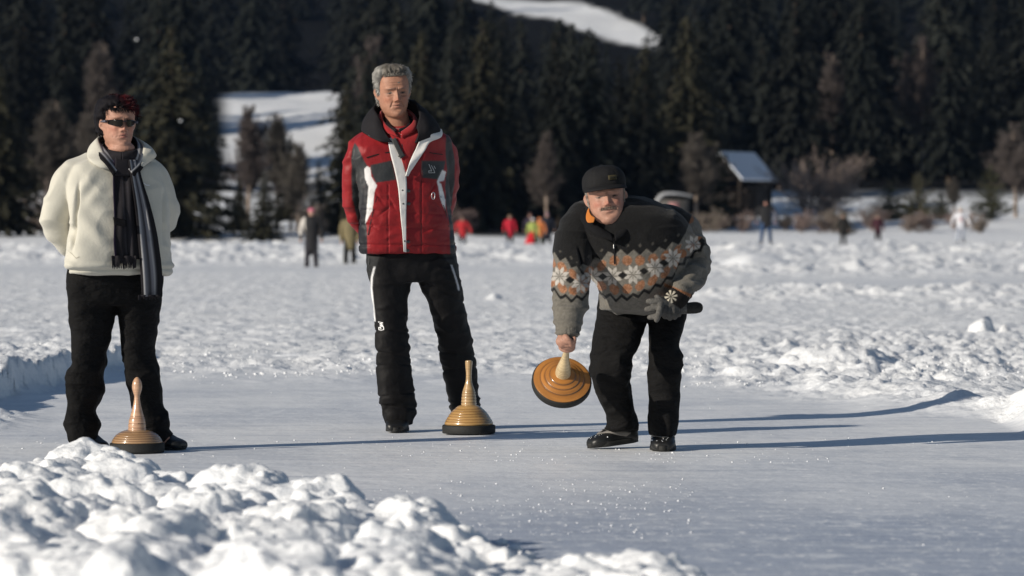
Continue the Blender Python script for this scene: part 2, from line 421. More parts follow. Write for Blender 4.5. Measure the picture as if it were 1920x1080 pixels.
def fan(name, rows, nc, spread, base, outer):
    u = np.linspace(-1, 1, nc)
    X = []; Y = []
    for d in rows:
        half = spread*max(d, 2)+base
        x = u*half
        if outer:
            k = np.geomspace(1.15, outer/half, 9); x = np.concatenate([-half*k[::-1], x, half*k])
        X.append(x); Y.append(np.full(len(x), d))
    X = np.array(X); Y = np.array(Y); n = X.shape[1]
    z, ice, fl = terrain(X.ravel(), Y.ravel())
    me = mesh_np(name, np.stack([X.ravel(), Y.ravel(), z], -1), grid_faces(len(rows), n)[:, ::-1])
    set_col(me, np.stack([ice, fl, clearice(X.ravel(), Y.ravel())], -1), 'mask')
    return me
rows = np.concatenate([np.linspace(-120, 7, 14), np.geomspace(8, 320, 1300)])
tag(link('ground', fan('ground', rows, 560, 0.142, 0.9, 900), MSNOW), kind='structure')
rows = np.geomspace(320, 1500, 200)
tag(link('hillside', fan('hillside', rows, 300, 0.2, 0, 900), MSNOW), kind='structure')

# foreground snow bank
def bank_top(px):
    X = [-60, 40, 150, 260, 330, 380, 450, 505, 560, 610, 680, 720, 775, 830, 870, 940, 1010, 1150, 1260, 1320]
    Dd = [16.2, 16.2, 16.0, 15.4, 15.0, 14.6, 14.2, 14.1, 13.9, 13.6, 13.3, 13.1, 12.9, 12.5, 12.2, 11.9, 11.6, 11.2, 11.1, 11.0]
    Yp = [905, 880, 828, 858, 893, 900, 868, 900, 910, 893, 930, 955, 932, 965, 1010, 1040, 1056, 1032, 1040, 1090]
    d = np.interp(px, X, Dd); yp = np.interp(px, X, Yp)+6; return d, 1-(yp-HOR)*d/F
def snow_bank():
    rnd = random.Random(4); S = Solid(); small = []
    def clod(x, y, z, r, fl=0.75, sd=0):
        n = 16; Rg = []
        a = rnd.uniform(0, 6.28); ex = rnd.uniform(0.8, 1.35)
        for i in range(n):
            t = -math.pi/2+math.pi*(i+0.5)/n; an = np.linspace(0, 2*np.pi, 24, endpoint=False)
            p = np.stack([np.cos(an)*math.cos(t)*ex, np.sin(an)*math.cos(t)/ex, np.full(24, math.sin(t)*fl)], -1)
            q = p*1.7+np.array([rnd.random()*0, sd*3.1, 0])+np.array([x*9, y*9, 0])
            k = 1+0.36*fbm(q*1.1, 3, 7)
            p = p*k[:, None]*r
            ca, sa = math.cos(a), math.sin(a)
            Rg.append(np.stack([x+p[:, 0]*ca-p[:, 1]*sa, y+p[:, 0]*sa+p[:, 1]*ca, z+p[:, 2]], -1))
        S.rings(np.array(Rg))
    # body of the bank
    nx = 70
    prof = []
    for i in range(nx):
        pxx = -120+i*(1500/(nx-1)); d, zt = bank_top(pxx)
        row = []
        for v, hf in ((0.45, -0.2), (0.22, 0.2), (0.0, 0.62), (-0.35, 0.72), (-1.0, 0.7), (-2.2, 0.6), (-3.6, 0.5), (-4.4, -0.3)):
            dd = max(d+v, 8.2) if v > -3 else min(d+v, 9.4+v*0.2)
            row.append((at(pxx, d)*1.0+(v*-0.02), dd, zt*hf))
        row = row+[(row[-1][0], row[-1][1], -0.4), (row[0][0], row[0][1], -0.4)]
        prof.append(row)
    S.rings(np.array(prof))
    for k in range(30):      # the summits that make its outline
        pass
    for pxx, dy, r in ((90, 0.0, .12), (150, -.02, .14), (205, 0, .11), (250, 0, .10), (300, -.1, .08), (395, 0, .07), (450, 0, .15), (425, -.1, .12), (490, -.05, .10), (560, -.05, .08), (610, 0, .12), (650, 0, .08), (700, -.05, .08), (770, 0, .13), (800, -.1, .12), (850, 0, .11), (900, 0, .07), (980, 0, .07), (1040, 0, .08), (1120, 0, .10), (1180, 0, .10), (1240, 0, .09), (20, -.1, .09), (515, 0.1, .045), (275, 0.12, .05), (335, .2, .05), (740, .12, .05)):
        d, zt = bank_top(pxx); clod(at(pxx, d+dy), d+dy, zt-r*0.72, r, 0.78, pxx)
    n = 0
    while n < 620:
        pxx = rnd.uniform(-110, 1360); d, zt = bank_top(pxx); v = rnd.uniform(-4.6 if pxx < 500 else -3.4, 0.12)
        r = rnd.choice((rnd.uniform(.02, .05), rnd.uniform(.05, .10), rnd.uniform(.09, .15), rnd.uniform(.12, .19)))
        dd = d+v
        if dd < 8.5: continue
        lim = zt*0.70+max(0, -v)*0.02
        z = lim*rnd.uniform(0.82, 1.06)-r*0.50
        if v > -0.1: z -= 0.05
        clod(at(pxx, d), dd, z, r, rnd.uniform(0.6, 0.85), n); n += 1
    for k in range(420):    # small chunks lying on the heap
        pxx = rnd.uniform(-110, 1360); d, zt = bank_top(pxx); v = rnd.uniform(-3.6, 0.15); r = rnd.choice((.012, .016, .022, .034))*rnd.uniform(.8, 1.2)
        if d+v > 8.5: small.append((at(pxx, d), d+v, r))
    # loose crumbs scattered on the ice side
    for k in range(160):
        pxx = rnd.uniform(-60, 1300); d, zt = bank_top(pxx); v = 0.25+abs(rnd.gauss(0, 0.35)); r = rnd.uniform(.008, .028)
        clod(at(pxx, d), d+v, r*0.3, r, 0.8, k)
    me = S.fuse('base', 0.02, 1); B = bvh_of(me); bpy.data.meshes.remove(me)
    for x, y, r in small:
        h = B.ray_cast(Vector((x, y, 2)), Vector((0, 0, -1)))
        if h[0] and h[0].z > .02: clod(x, y, h[0].z+r*rnd.uniform(-.2, .35), r, .8, int(x*50))
    me = S.fuse('snow_bank', 0.0105, 1)
    V = getV(me); Nn = getN(me)
    V += Nn*(0.012*fbm(V*8, 3, 3)+0.0055*fbm(V*30, 3, 8)+0.0028*fbm(V*75, 2, 9))[:, None]
    setV(me, V); set_col(me, np.zeros((len(V), 3)), 'mask')
    return me
tag(link('snow_bank', snow_bank(), MBANK), kind='structure')

def crumbs(name, pts, seed):
    rn = np.random.RandomState(seed); n = len(pts); P = pts[:, :3]; r = pts[:, 3]
    D = rn.randn(n, 6, 3); D /= np.linalg.norm(D, axis=2)[:, :, None]
    B = np.array([(1, 0, 0), (-1, 0, 0), (0, 1, 0), (0, -1, 0), (0, 0, 1), (0, 0, -1)], float)
    V = P[:, None]+(B[None]+D*.45)*r[:, None, None]*np.array([1, 1, .8])
    T = np.array([(0, 2, 4), (2, 1, 4), (1, 3, 4), (3, 0, 4), (2, 0, 5), (1, 2, 5), (3, 1, 5), (0, 3, 5)])
    me = mesh_np(name, V.reshape(-1, 3), (np.arange(n)[:, None, None]*6+T[None]).reshape(-1, 3), smooth=False)
    set_col(me, np.zeros((len(me.vertices), 3)), 'mask'); return me
def scatter():
    rn = np.random.RandomState(8); out = []
    def put(n, px0, px1, d0, d1, r0, r1, clump, thr, seed):
        d = d0*(d1/d0)**rn.rand(n); px = rn.uniform(px0, px1, n); x = (px-960)*d/F
        k = fbm2(x*clump, d*clump*.5, 3, seed)+rn.rand(n)*.15 > thr; x = x[k]; d = d[k]; z = terrain(x, d)[0]; r = r0*(r1/r0)**(rn.rand(len(x))**1.7)
        out.append(np.stack([x, d, z+r*.3, r], -1))
    put(700, -60, 1980, 12.5, 28, .0018, .0055, 1.3, .17, 401)
    put(450, -60, 1980, 17.5, 19.8, .0018, .006, 1.0, .10, 402)
    put(3000, -60, 1980, 26, 34, .004, .016, .9, .10, 403)
    put(900, 1600, 1990, 25.5, 33, .004, .014, .8, .05, 404)
    put(500, 250, 1300, 13.5, 16.5, .0018, .006, 1.2, .05, 405)
    return np.vstack(out)
tag(link('snow_crumbs', crumbs('snow_crumbs', scatter(), 3), MSNOW), kind='stuff')

# ------------------------------------------------------------------ trees
def quads_mesh(name, Cn, U, Vv):
    """quads with centre, half axes"""
    n = len(Cn); V = np.stack([Cn-U-Vv, Cn+U-Vv, Cn+U+Vv, Cn-U+Vv], 1).reshape(-1, 3)
    return mesh_np(name, V, np.arange(4*n).reshape(-1, 4), smooth=False)
def spruce_mesh(seed, Rr=0.24, whorls=56, dens=1.0, low=0.05, droop=0.25, ragged=0.25):
    rn = np.random.RandomState(seed); Cn = []; U = []; Vv = []
    for k in range(whorls):
        t = (k+rn.rand()*0.8)/whorls; z0 = low+(1-low)*t
        L0 = Rr*((1-t)**0.85)*(1+rn.randn()*0.10)+0.012
        nb = int(5+6*(1-t)*dens)
        a0 = rn.rand()*6.28
        for b in range(nb):
            if rn.rand() < 0.10: continue
            a = a0+b*6.283/nb+rn.randn()*0.25; L = L0*(1+rn.randn()*ragged)
            ns = max(2, int(L/0.011))
            for s in range(ns):
                q = (s+0.6+rn.rand()*0.4)/ns
                r = L*q; z = z0-droop*L*q*q+0.03*q*L*2+rn.randn()*0.004
                sz = 0.008+0.010*(1-t)*(1.15-0.5*q)+rn.rand()*0.004
                c = np.array([math.cos(a)*r, math.sin(a)*r, z]); d1 = np.array([math.cos(a)*.6, math.sin(a)*.6, -droop*1.6*q-.35])+rn.randn(3)*0.35
                d1 /= np.linalg.norm(d1); nn = np.array([math.cos(a)*.75, math.sin(a)*.75, .55])+rn.randn(3)*0.33; d2 = np.cross(d1, nn); d2 -= d1*np.dot(d1, d2); d2 /= np.linalg.norm(d2)
                Cn.append(c+rn.randn(3)*0.004); U.append(d1*sz*1.1); Vv.append(d2*sz*(0.35+0.35*rn.rand()))
    return quads_mesh('spruce_crown', np.array(Cn), np.array(U), np.array(Vv))
def trunk_mesh(r=0.018, h=0.97, bend=0.0):
    S = Solid(); S.tube([(0, 0, -0.03), (bend*0.3, 0, 0.3), (bend, 0, 0.65), (bend*1.1, 0, h)], [r, r*0.8, r*0.45, r*0.1], k=8, sub=3)
    return S.mesh('trunk')
def bare_mesh(seed, spreadv=0.5, n0=26, up=0.75, start=0.15, twig=0.0022, lv=4, rad=0.012, clump=False):
    """bare tree: limbs and fine twigs as thin prisms; returns limbs mesh, twigs mesh"""
    rn = np.random.RandomState(seed); segs = []; tw = []
    def grow(p, d, L, r, l):
        n = 4; q = p.copy()
        for i in range(n):
            d = d+rn.randn(3)*0.12+np.array([0, 0, 0.05]); d /= np.linalg.norm(d); e = q+d*L/n
            (segs if l <= 1 else tw).append((q.copy(), e.copy(), r*(1-0.2*i)))
            if l < lv:
                for c in range(2 if l > 0 else 2):
                    nd = d*0.8+rn.randn(3)*0.55*(1 if l else 0.9)+np.array([0, 0, 0.15]); nd /= np.linalg.norm(nd)
                    grow(e, nd, L*rn.uniform(0.42, 0.62), max(r*0.5, twig), l+1)
            q = e
    if clump:
        for i in range(n0):
            a = rn.rand()*6.28; p = np.array([math.cos(a), math.sin(a), 0])*rn.rand()*0.07
            d = np.array([math.cos(a)*spreadv, math.sin(a)*spreadv, 1.0])+rn.randn(3)*0.12; d /= np.linalg.norm(d)
            grow(p, d, rn.uniform(0.5, 0.8), rad, 1)
    else:
        for i in range(n0):
            t = start+(1-start)*(i+rn.rand())/n0; a = rn.rand()*6.28
            p = np.array([0, 0, t*0.97]); d = np.array([math.cos(a)*spreadv, math.sin(a)*spreadv, up+0.6*t]); d /= np.linalg.norm(d)
            grow(p, d, (0.42-0.30*t)*rn.uniform(0.7, 1.15), rad*(1.05-t*0.8), 1)
    def prism(lst, name):
        P = np.array([s[0] for s in lst]); E = np.array([s[1] for s in lst]); r = np.array([s[2] for s in lst])[:, None]
        d = E-P; d /= np.linalg.norm(d, axis=1)[:, None]; u = np.cross(d, np.array([0.3, 0.2, 0.9])); u /= np.linalg.norm(u, axis=1)[:, None]; v = np.cross(d, u)
        K = [u, -0.5*u+0.87*v, -0.5*u-0.87*v]; n = len(P)
        V = np.stack([P+k*r for k in K]+[E+k*r*0.8 for k in K], 1).reshape(-1, 3); b = np.arange(n)[:, None]*6
        Q = np.concatenate([b+np.array([[0, 1, 4, 3]]), b+np.array([[1, 2, 5, 4]]), b+np.array([[2, 0, 3, 5]])])
        return mesh_np(name, V, Q, smooth=False)
    return prism(segs, 'limbs'), prism(tw, 'twigs')
MFOL = mat('needle_foliage', (0.014, 0.0160, 0.0135), 0.9, var=0.45, vscale=9, objrand=0.45, spec=0.1)
MFOLN = mat('near_needle_foliage', (0.030, 0.029, 0.019), 0.9, var=0.35, vscale=6, spec=0.1)
MPINE = mat('pine_foliage', (0.072, 0.070, 0.042), 0.9, var=0.4, vscale=6, objrand=0.2, spec=0.1)
MBARK = mat('bark', (0.09, 0.07, 0.055), 0.95, var=0.3, vscale=30, spec=0.1)
MTWIG = mat('bare_twigs', (0.095, 0.083, 0.074), 0.95, var=0.3, vscale=5, objrand=0.2, spec=0.1)
MTWIG2 = mat('frosted_twigs', (0.22, 0.19, 0.19), 0.95, var=0.3, vscale=5, spec=0.1)
MBIRCH = mat('birch_bark', (0.34, 0.27, 0.22), 0.9, var=0.4, vscale=25, spec=0.1)
MBUSH = mat('bush_twigs', (0.22, 0.18, 0.155), 0.95, var=0.3, vscale=5, objrand=0.25, spec=0.1)
MTSNOW = mat('tree_snow', (0.8, 0.82, 0.86), 0.8)
TR = trunk_mesh(); TR2 = trunk_mesh(0.022, 0.97, 0.03)
SPR = [spruce_mesh(1), spruce_mesh(2, 0.19, 52, 1.0, 0.08, 0.35, 0.2), spruce_mesh(3, 0.27, 42, 1.1, 0.03, 0.15, 0.35), spruce_mesh(4, 0.15, 54, 0.9, 0.12, 0.4, 0.22), spruce_mesh(5, 0.21, 44, 0.8, 0.15, 0.3, 0.45)]
PIN = [spruce_mesh(11, 0.52, 26, 1.6, 0.03, -0.1, 0.35), spruce_mesh(12, 0.46, 26, 1.5, 0.05, -0.12, 0.4)]
for me in SPR: me.materials.append(MFOL)
SPN = [m_.copy() for m_ in SPR]
for me in SPN: me.materials.clear(); me.materials.append(MFOLN)
for me in PIN: me.materials.append(MPINE)
TR.materials.append(MBARK); TR2.materials.append(MBIRCH)
BARE = [bare_mesh(21, 0.45, 24, 0.8, 0.18, rad=0.009, twig=0.0032), bare_mesh(22, 0.75, 10, 0.5, 0.1, clump=True, rad=0.013, twig=0.0048), bare_mesh(23, 0.30, 26, 1.0, 0.25, rad=0.009, twig=0.0032), bare_mesh(24, 0.45, 7, 0.6, 0.1, clump=True, rad=0.012, twig=0.006, lv=4)]
for pr in BARE:
    zm = max(getV(pr[1])[:, 2].max(), getV(pr[0])[:, 2].max())
    for q in pr: V = getV(q); V[:, 2] /= zm; setV(q, V)
GF = 'spruces of the dark forest on the hillside'
def tree(kind, x, y, H, label, group=None, v=0, wide=1.0, rz=None, z=None, snow=None, dup=None):
    rnd2 = random.Random(int(x*91+y*17)); rz = rnd2.uniform(0, 6.28) if rz is None else rz
    z = hz(x, y) if z is None else z
    nm = {'spruce': 'spruce_tree', 'pine': 'young_pine', 'birch': 'bare_birch', 'bush': 'bare_bush'}[kind]
    t = thing(nm, (x, y, z-0.05*H*0.2), label, 'bush' if kind == 'bush' else 'tree', group, rz)
    t.scale = (H*wide, H*wide, H)
    def sub(name, me, m=None):
        o = bpy.data.objects.new(name, me); C.objects.link(o); o.parent = t
        if m and not me.materials: me.materials.append(m)
        return o
    if kind in ('spruce', 'pine'):
        sub('trunk', TR); sub('crown', (SPR if group == GF else SPN if kind == 'spruce' else PIN)[v])
    elif kind == 'birch':
        sub('trunk', TR2); sub('limbs', BARE[v][0], MTWIG); sub('twigs', BARE[v][1], MTWIG)
    else:
        sub('limbs', BARE[v][0], MBUSH); sub('twigs', BARE[v][1], MBUSH)
    if snow:
        for sx, szz in snow:
            S = Solid(); S.ball((sx*math.cos(-rz)/wide, sx*math.sin(-rz)/wide-0.0, szz), (0.007/wide, 0.007/wide, 0.005), 8); o = sub('snow_clump', S.mesh('snow_clump'), MTSNOW)
            # bring the clump to the camera side of the crown
            r_ = 0.22*(1-szz); vx = sx*0.9; vy = -r_; ca, sa = math.cos(-rz), math.sin(-rz)
            V = getV(o.data); V -= V.mean(0); V += np.array([(vx*ca-vy*sa), (vx*sa+vy*ca), szz]); setV(o.data, V)
    return t
GF = 'spruces of the dark forest on the hillside'
LF = 'dark green spruce standing among the others in the dense forest covering the hillside'
rnd = random.Random(11); nforest = 0
def ok_tree(x, y, H, z):
    pxc = 960+x*F/y; top = HOR-(z+H-CAMZ)*F/y; hw = 0.2*H*F/y; bot = HOR-(z-CAMZ)*F/y
    if pxc+hw*0.8 > 418 and pxc-hw*0.8 < 622 and top < 285 and y < 458: return False
    dfar = np.interp(pxc, [800, 1090, 1180, 1240, 1300], [690, 678, 652, 628, 600])
    if 583 < y < dfar+2 and 860 < pxc < 1262: return False
    if y < dfar and pxc+hw*0.5 > 905 and pxc-hw*0.5 < 1235:
        lim = np.interp(pxc, [900, 960, 1040, 1130, 1200, 1260], [-40, -2, 8, 40, 74, 84])+rnd.uniform(-12, 22)
        if top < lim: return False
    if top > HOR-20: return False
    return -70 < pxc < 1990
cands = []
for (y0, sp, h0, h1, p0, p1) in ((236, 3.4, 9, 13, 690, 1330), (250, 3.8, 10, 15, 690, 1350), (272, 4.5, 11, 15, 700, 1400), (298, 5, 11, 16, 700, 1400), (322, 5.2, 11, 17, -100, 2020), (350, 6.0, 13, 20, -100, 2020), (385, 6.5, 14, 22, -100, 2020), (430, 7.5, 14, 20, -100, 2020), (475, 9, 14, 20, -100, 2020), (530, 8.5, 15, 22, -100, 2020), (585, 9.5, 15, 22, -100, 2020), (650, 11, 16, 22, -100, 2020), (730, 13, 16, 22, -100, 2020), (830, 15, 17, 23, -100, 2020), (930, 16, 17, 24, -100, 2020)):
    x = at(p0, y0)
    while x < at(p1, y0):
        cands.append((x+rnd.uniform(-.35, .35)*sp, y0+rnd.uniform(-.3, .3)*sp*1.5, rnd.uniform(h0, h1))); x += sp
arr = np.array(cands); Z = terrain(arr[:, 0], arr[:, 1])[0]
for (x, y, H), z in zip(cands, Z):
    done = False
    for shrink in (1, 0.85, 0.7, 0.55):
        if ok_tree(x, y, H*shrink, z): H *= shrink; done = True; break
    if not done or nforest >= 296: continue
    tree('spruce', x, y, H, LF, GF, v=rnd.choice((0, 1, 3, 3, 4, 1)), wide=rnd.uniform(0.8, 1.1), z=z); nforest += 1
print('forest', nforest)
# single trees one can tell apart
def T(kind, px, d, topy, label, v=0, wide=1.0, group=None, snow=None, basey=None):
    x = at(px, d); z = hz(x, d); H = (HOR-topy)*d/F+CAMZ-z
    return tree(kind, x, d, H, label, group, v, wide, z=z, snow=snow)
T('spruce', 322, 221, 42, 'large broad spruce standing behind the woman in the white fleece', 2, 1.12, snow=[(-0.16, 0.93), (0.05, 0.55)])
T('spruce', -5, 224, 95, 'tall spruce cut off by the left edge of the picture', 0, 1.05)
T('spruce', 648, 226, 150, 'brownish spruce just left of the man in the red jacket', 2, 0.84)
T('spruce', 495, 216, 318, 'small young spruce alone on the snow right of the large broad spruce', 2, 1.0)
T('spruce', 545, 240, 250, 'narrow young spruce below the left snow meadow', 4, 0.9)
T('spruce', 790, 232, 55, 'tall thin spruce rising behind the grey haired man', 1, 0.9)
T('spruce', 905, 236, 30, 'tallest spruce right of the red jacket, at the front of the dense wood', 0, 0.9)
T('spruce', 1210, 240, 78, 'spruce at the right end of the dense wood, above the capped player', 1, 1.0)
T('spruce', 1290, 246, 25, 'tall spruce behind the bare birch left of the barn', 0, 0.9)
T('birch', 1303, 238, 243, 'bare birch with pale trunk directly left of the barn', 0, 1.0)
T('bush', 1530, 255, 262, 'wide round leafless bush right of the barn', 1, 0.66)
T('birch', 1025, 232, 240, 'bare frosty birch in front of the dense wood, between the two men', 2, 0.7)
T('birch', 100, 235, 180, 'bare birch behind the left shoulder of the woman in white', 2, 0.9)
T('birch', 160, 240, 205, 'thin bare birch left of the large broad spruce', 0, 0.8)
T('birch', 465, 238, 190, 'bare birch in front of the left snow meadow', 0, 0.75)
T('birch', 520, 244, 205, 'second bare birch in front of the left snow meadow, right of the first', 2, 0.75)
T('birch', 560, 236, 262, 'short bare birch below the right end of the left snow meadow', 0, 0.9)
T('spruce', 598, 238, 300, 'small dark spruce left of the brownish spruce', 2, 0.9)
T('spruce', 448, 232, 330, 'small dark spruce right beside the large broad spruce', 0, 1.0)
T('birch', 1905, 262, 225, 'bare birch at the right edge of the picture', 0, 1.0)
T('pine', 1668, 256, 335, 'low olive pine, leftmost of the small pines right of the leafless bush', 0, 1.0)
T('pine', 1722, 250, 318, 'bushy olive pine, tallest in the middle of the small pines', 1, 0.9)
T('pine', 1765, 258, 352, 'low olive pine right of the bushy olive pine', 0, 0.9)
T('pine', 1858, 255, 305, 'slim olive pine left of the bare birch at the right edge', 1, 0.75)
T('pine', 1585, 225, 395, 'small dark pine beside the walker in black on the far snow', 0, 0.8)
T('pine', 1345, 244, 372, 'low olive pine between the bare birch and the barn', 0, 1.2)
T('bush', 1240, 236, 388, 'bare bush in front of the snow covered hut', 3, 0.9)
T('bush', 1560, 236, 375, 'bare bush at the right foot of the wide leafless bush', 3, 0.8)
T('bush', 1640, 246, 380, 'bare grey bush at the left foot of the small pines', 3, 1.2)
T('bush', 1800, 242, 385, 'bare grey bush behind the walker dressed in white', 3, 1.2)
T('bush', 1700, 236, 392, 'low bare bush in front of the small pines', 3, 1.4)
T('birch', 1790, 268, 330, 'short bare birch right of the small pines', 0, 1.0)
T('bush', 60, 232, 330, 'bare bush right of the spruce at the left edge', 3, 0.8)
T('bush', 600, 224, 360, 'bare brown bush at the foot of the brownish spruce', 3, 0.8)
T('bush', 880, 226, 375, 'bare brown bush behind the two people in red', 3, 1.0)
T('spruce', 870, 300, 150, 'mid sized spruce in the dense wood behind the red jacket', 4, 0.8)
T('birch', 1560, 330, 90, 'tall pale bare tree in the forest above the wide leafless bush', 2, 0.7)
T('birch', 1730, 330, 60, 'tall bare tree in the forest above the small pines', 0, 0.6)
T('birch', 190, 330, 70, 'tall bare tree in the forest above the woman in white', 2, 0.7)
T('birch', 700, 330, 60, 'tall bare tree in the forest above the grey haired man', 0, 0.7)

for i, (px_, tp_) in enumerate(((1322, 384), (1350, 394), (1392, 388), (1472, 392), (1500, 386), (1552, 396), (1632, 394), (1745, 390), (1836, 396))):
    T('bush', px_, 231+(i*7)%11, tp_, 'low bare brush growing in a loose strip along the far shore', 3, 0.95, 'low brush along the far shore')
# ------------------------------------------------------------------ buildings
def box(S, x0, x1, y0, y1, z0, z1):
    V = [(x0,y0,z0),(x1,y0,z0),(x1,y1,z0),(x0,y1,z0),(x0,y0,z1),(x1,y0,z1),(x1,y1,z1),(x0,y1,z1)]
    S.add(V, [(0,3,2,1),(4,5,6,7),(0,1,5,4),(1,2,6,5),(2,3,7,6),(3,0,4,7)])
MWOODD = mat('weathered_timber', (0.045, 0.036, 0.03), 0.9, var=0.35, vscale=6, bump=[(20, 0.5, 0.01, (1, 1, 6))], spec=0.15)
def barn():
    d = 268.0; x = at(1352, d); z = hz(x, d)-0.1
    t = thing('hay_barn', (x, d, z), 'dark timber hay barn with blue shaded snow on its steep roof', 'barn', rz=-math.atan2(0.46, 0.885))
    # local: y along ridge, x to the right (slope side)
    W = 1.50; Lr = 5.1; top = (HOR-290)*d/F+CAMZ-z; ev = top-1.66
    for yy in (0.1, Lr/2, Lr-0.1):
        for xx in (-W+0.15, W-0.2): S = Solid(); box(S, xx-.07, xx+.07, yy-.07, yy+.07, -0.3, ev+0.1); link('post', S.mesh('post'), MWOODD, t)
    for k in range(6):
        zz = 0.1+k*0.36; S = Solid(); box(S, -W+.1, W-.15, -0.05, 0.01, zz, zz+0.13); link('rail', S.mesh('rail'), MWOODD, t)
        S = Solid(); box(S, W-.12, W-.06, 0.2, Lr*0.55, zz, zz+0.13); link('rail', S.mesh('rail'), MWOODD, t)
    S = Solid(); V = [(-W, 0.04, ev), (W, 0.04, ev), (0, 0.04, top-0.08), (-W, 0.14, ev), (W, 0.14, ev), (0, 0.14, top-0.08)]
    S.add(V, [(0, 1, 4, 3), (1, 2, 5, 4), (2, 0, 3, 5)], [(0, 2, 1), (3, 4, 5)])
    box(S, -W+.2, -W+.3, 0.1, Lr-.1, 0, ev); box(S, -W+.3, W-.3, Lr-.2, Lr-.1, 0, ev)
    link('gable', S.mesh('gable'), MWOODD, t)
    S = Solid(); box(S, W-.40, W-.32, 1.2, Lr-.25, 0, ev*.92); box(S, -W+.32, W-.42, .35, .43, 0, .9); link('wall', S.mesh('wall'), MWOODD, t)
    for nm, m, off, th in (('roof', MWOODD, 0.0, 0.06), ('roof_snow', mat('roof_snow', (0.60, 0.64, 0.72), 0.8, bump=[(3, 0.3, 0.05)]), 0.065, 0.16)):  # roof snow coloured darker and bluer so its shade is in the colour
        S = Solid(); o = off; ex = 0.25
        e = W+0.12; Vt = []
        for yy in (-ex, Lr+ex):
            Vt += [(-e, yy, ev-0.1+o), (0, yy, top+o), (e, yy, ev-0.1+o), (e, yy, ev-0.1+o+th), (0, yy, top+o+th), (-e, yy, ev-0.1+o+th)]
        S.add(Vt, [(0, 1, 4, 5), (1, 2, 3, 4), (11, 10, 7, 6), (10, 9, 8, 7), (0, 6, 7, 1), (1, 7, 8, 2), (2, 8, 9, 3), (3, 9, 10, 4), (4, 10, 11, 5), (5, 11, 6, 0)])
        me = S.mesh(nm); me.polygons.foreach_set('use_smooth', np.zeros(len(me.polygons), bool)); link(nm, me, m, t)
barn()
def hut():
    d = 232.0; x = at(1262, d); z = hz(x, d)
    t = thing('snow_covered_hut', (x, d, z), 'low grey hut with a thick white snow cap, left of the bare birch', 'hut')
    S = Solid(); box(S, -0.75, 0.9, 0, 1.6, -0.2, 1.85); link('walls', S.mesh('walls'), mat('hut_wall', (0.09, 0.085, 0.08), 0.9, var=0.5), t)
    S = Solid(); S.tube([(-1.0, 0.8, 1.2), (-0.85, 0.8, 1.8), (-0.45, 0.8, 2.15), (0.4, 0.8, 2.15), (1.1, 0.8, 2.02)], [(0.9, 0.10), (0.9, 0.13), (0.9, 0.13), (0.9, 0.10), (0.85, 0.07)], k=24, up=(0, 0, 1))
    link('snow_cap', S.fuse('snow_cap', 0.06, 1), mat('cap_snow', (0.36, 0.37, 0.39), 0.9, var=.25), t)
    S = Solid(); box(S, -0.25, 0.35, -0.03, -0.001, 0.1, 1.7); link('door', S.mesh('door'), mat('hut_door', (0.32, 0.16, 0.16), 0.8), t)
hut()
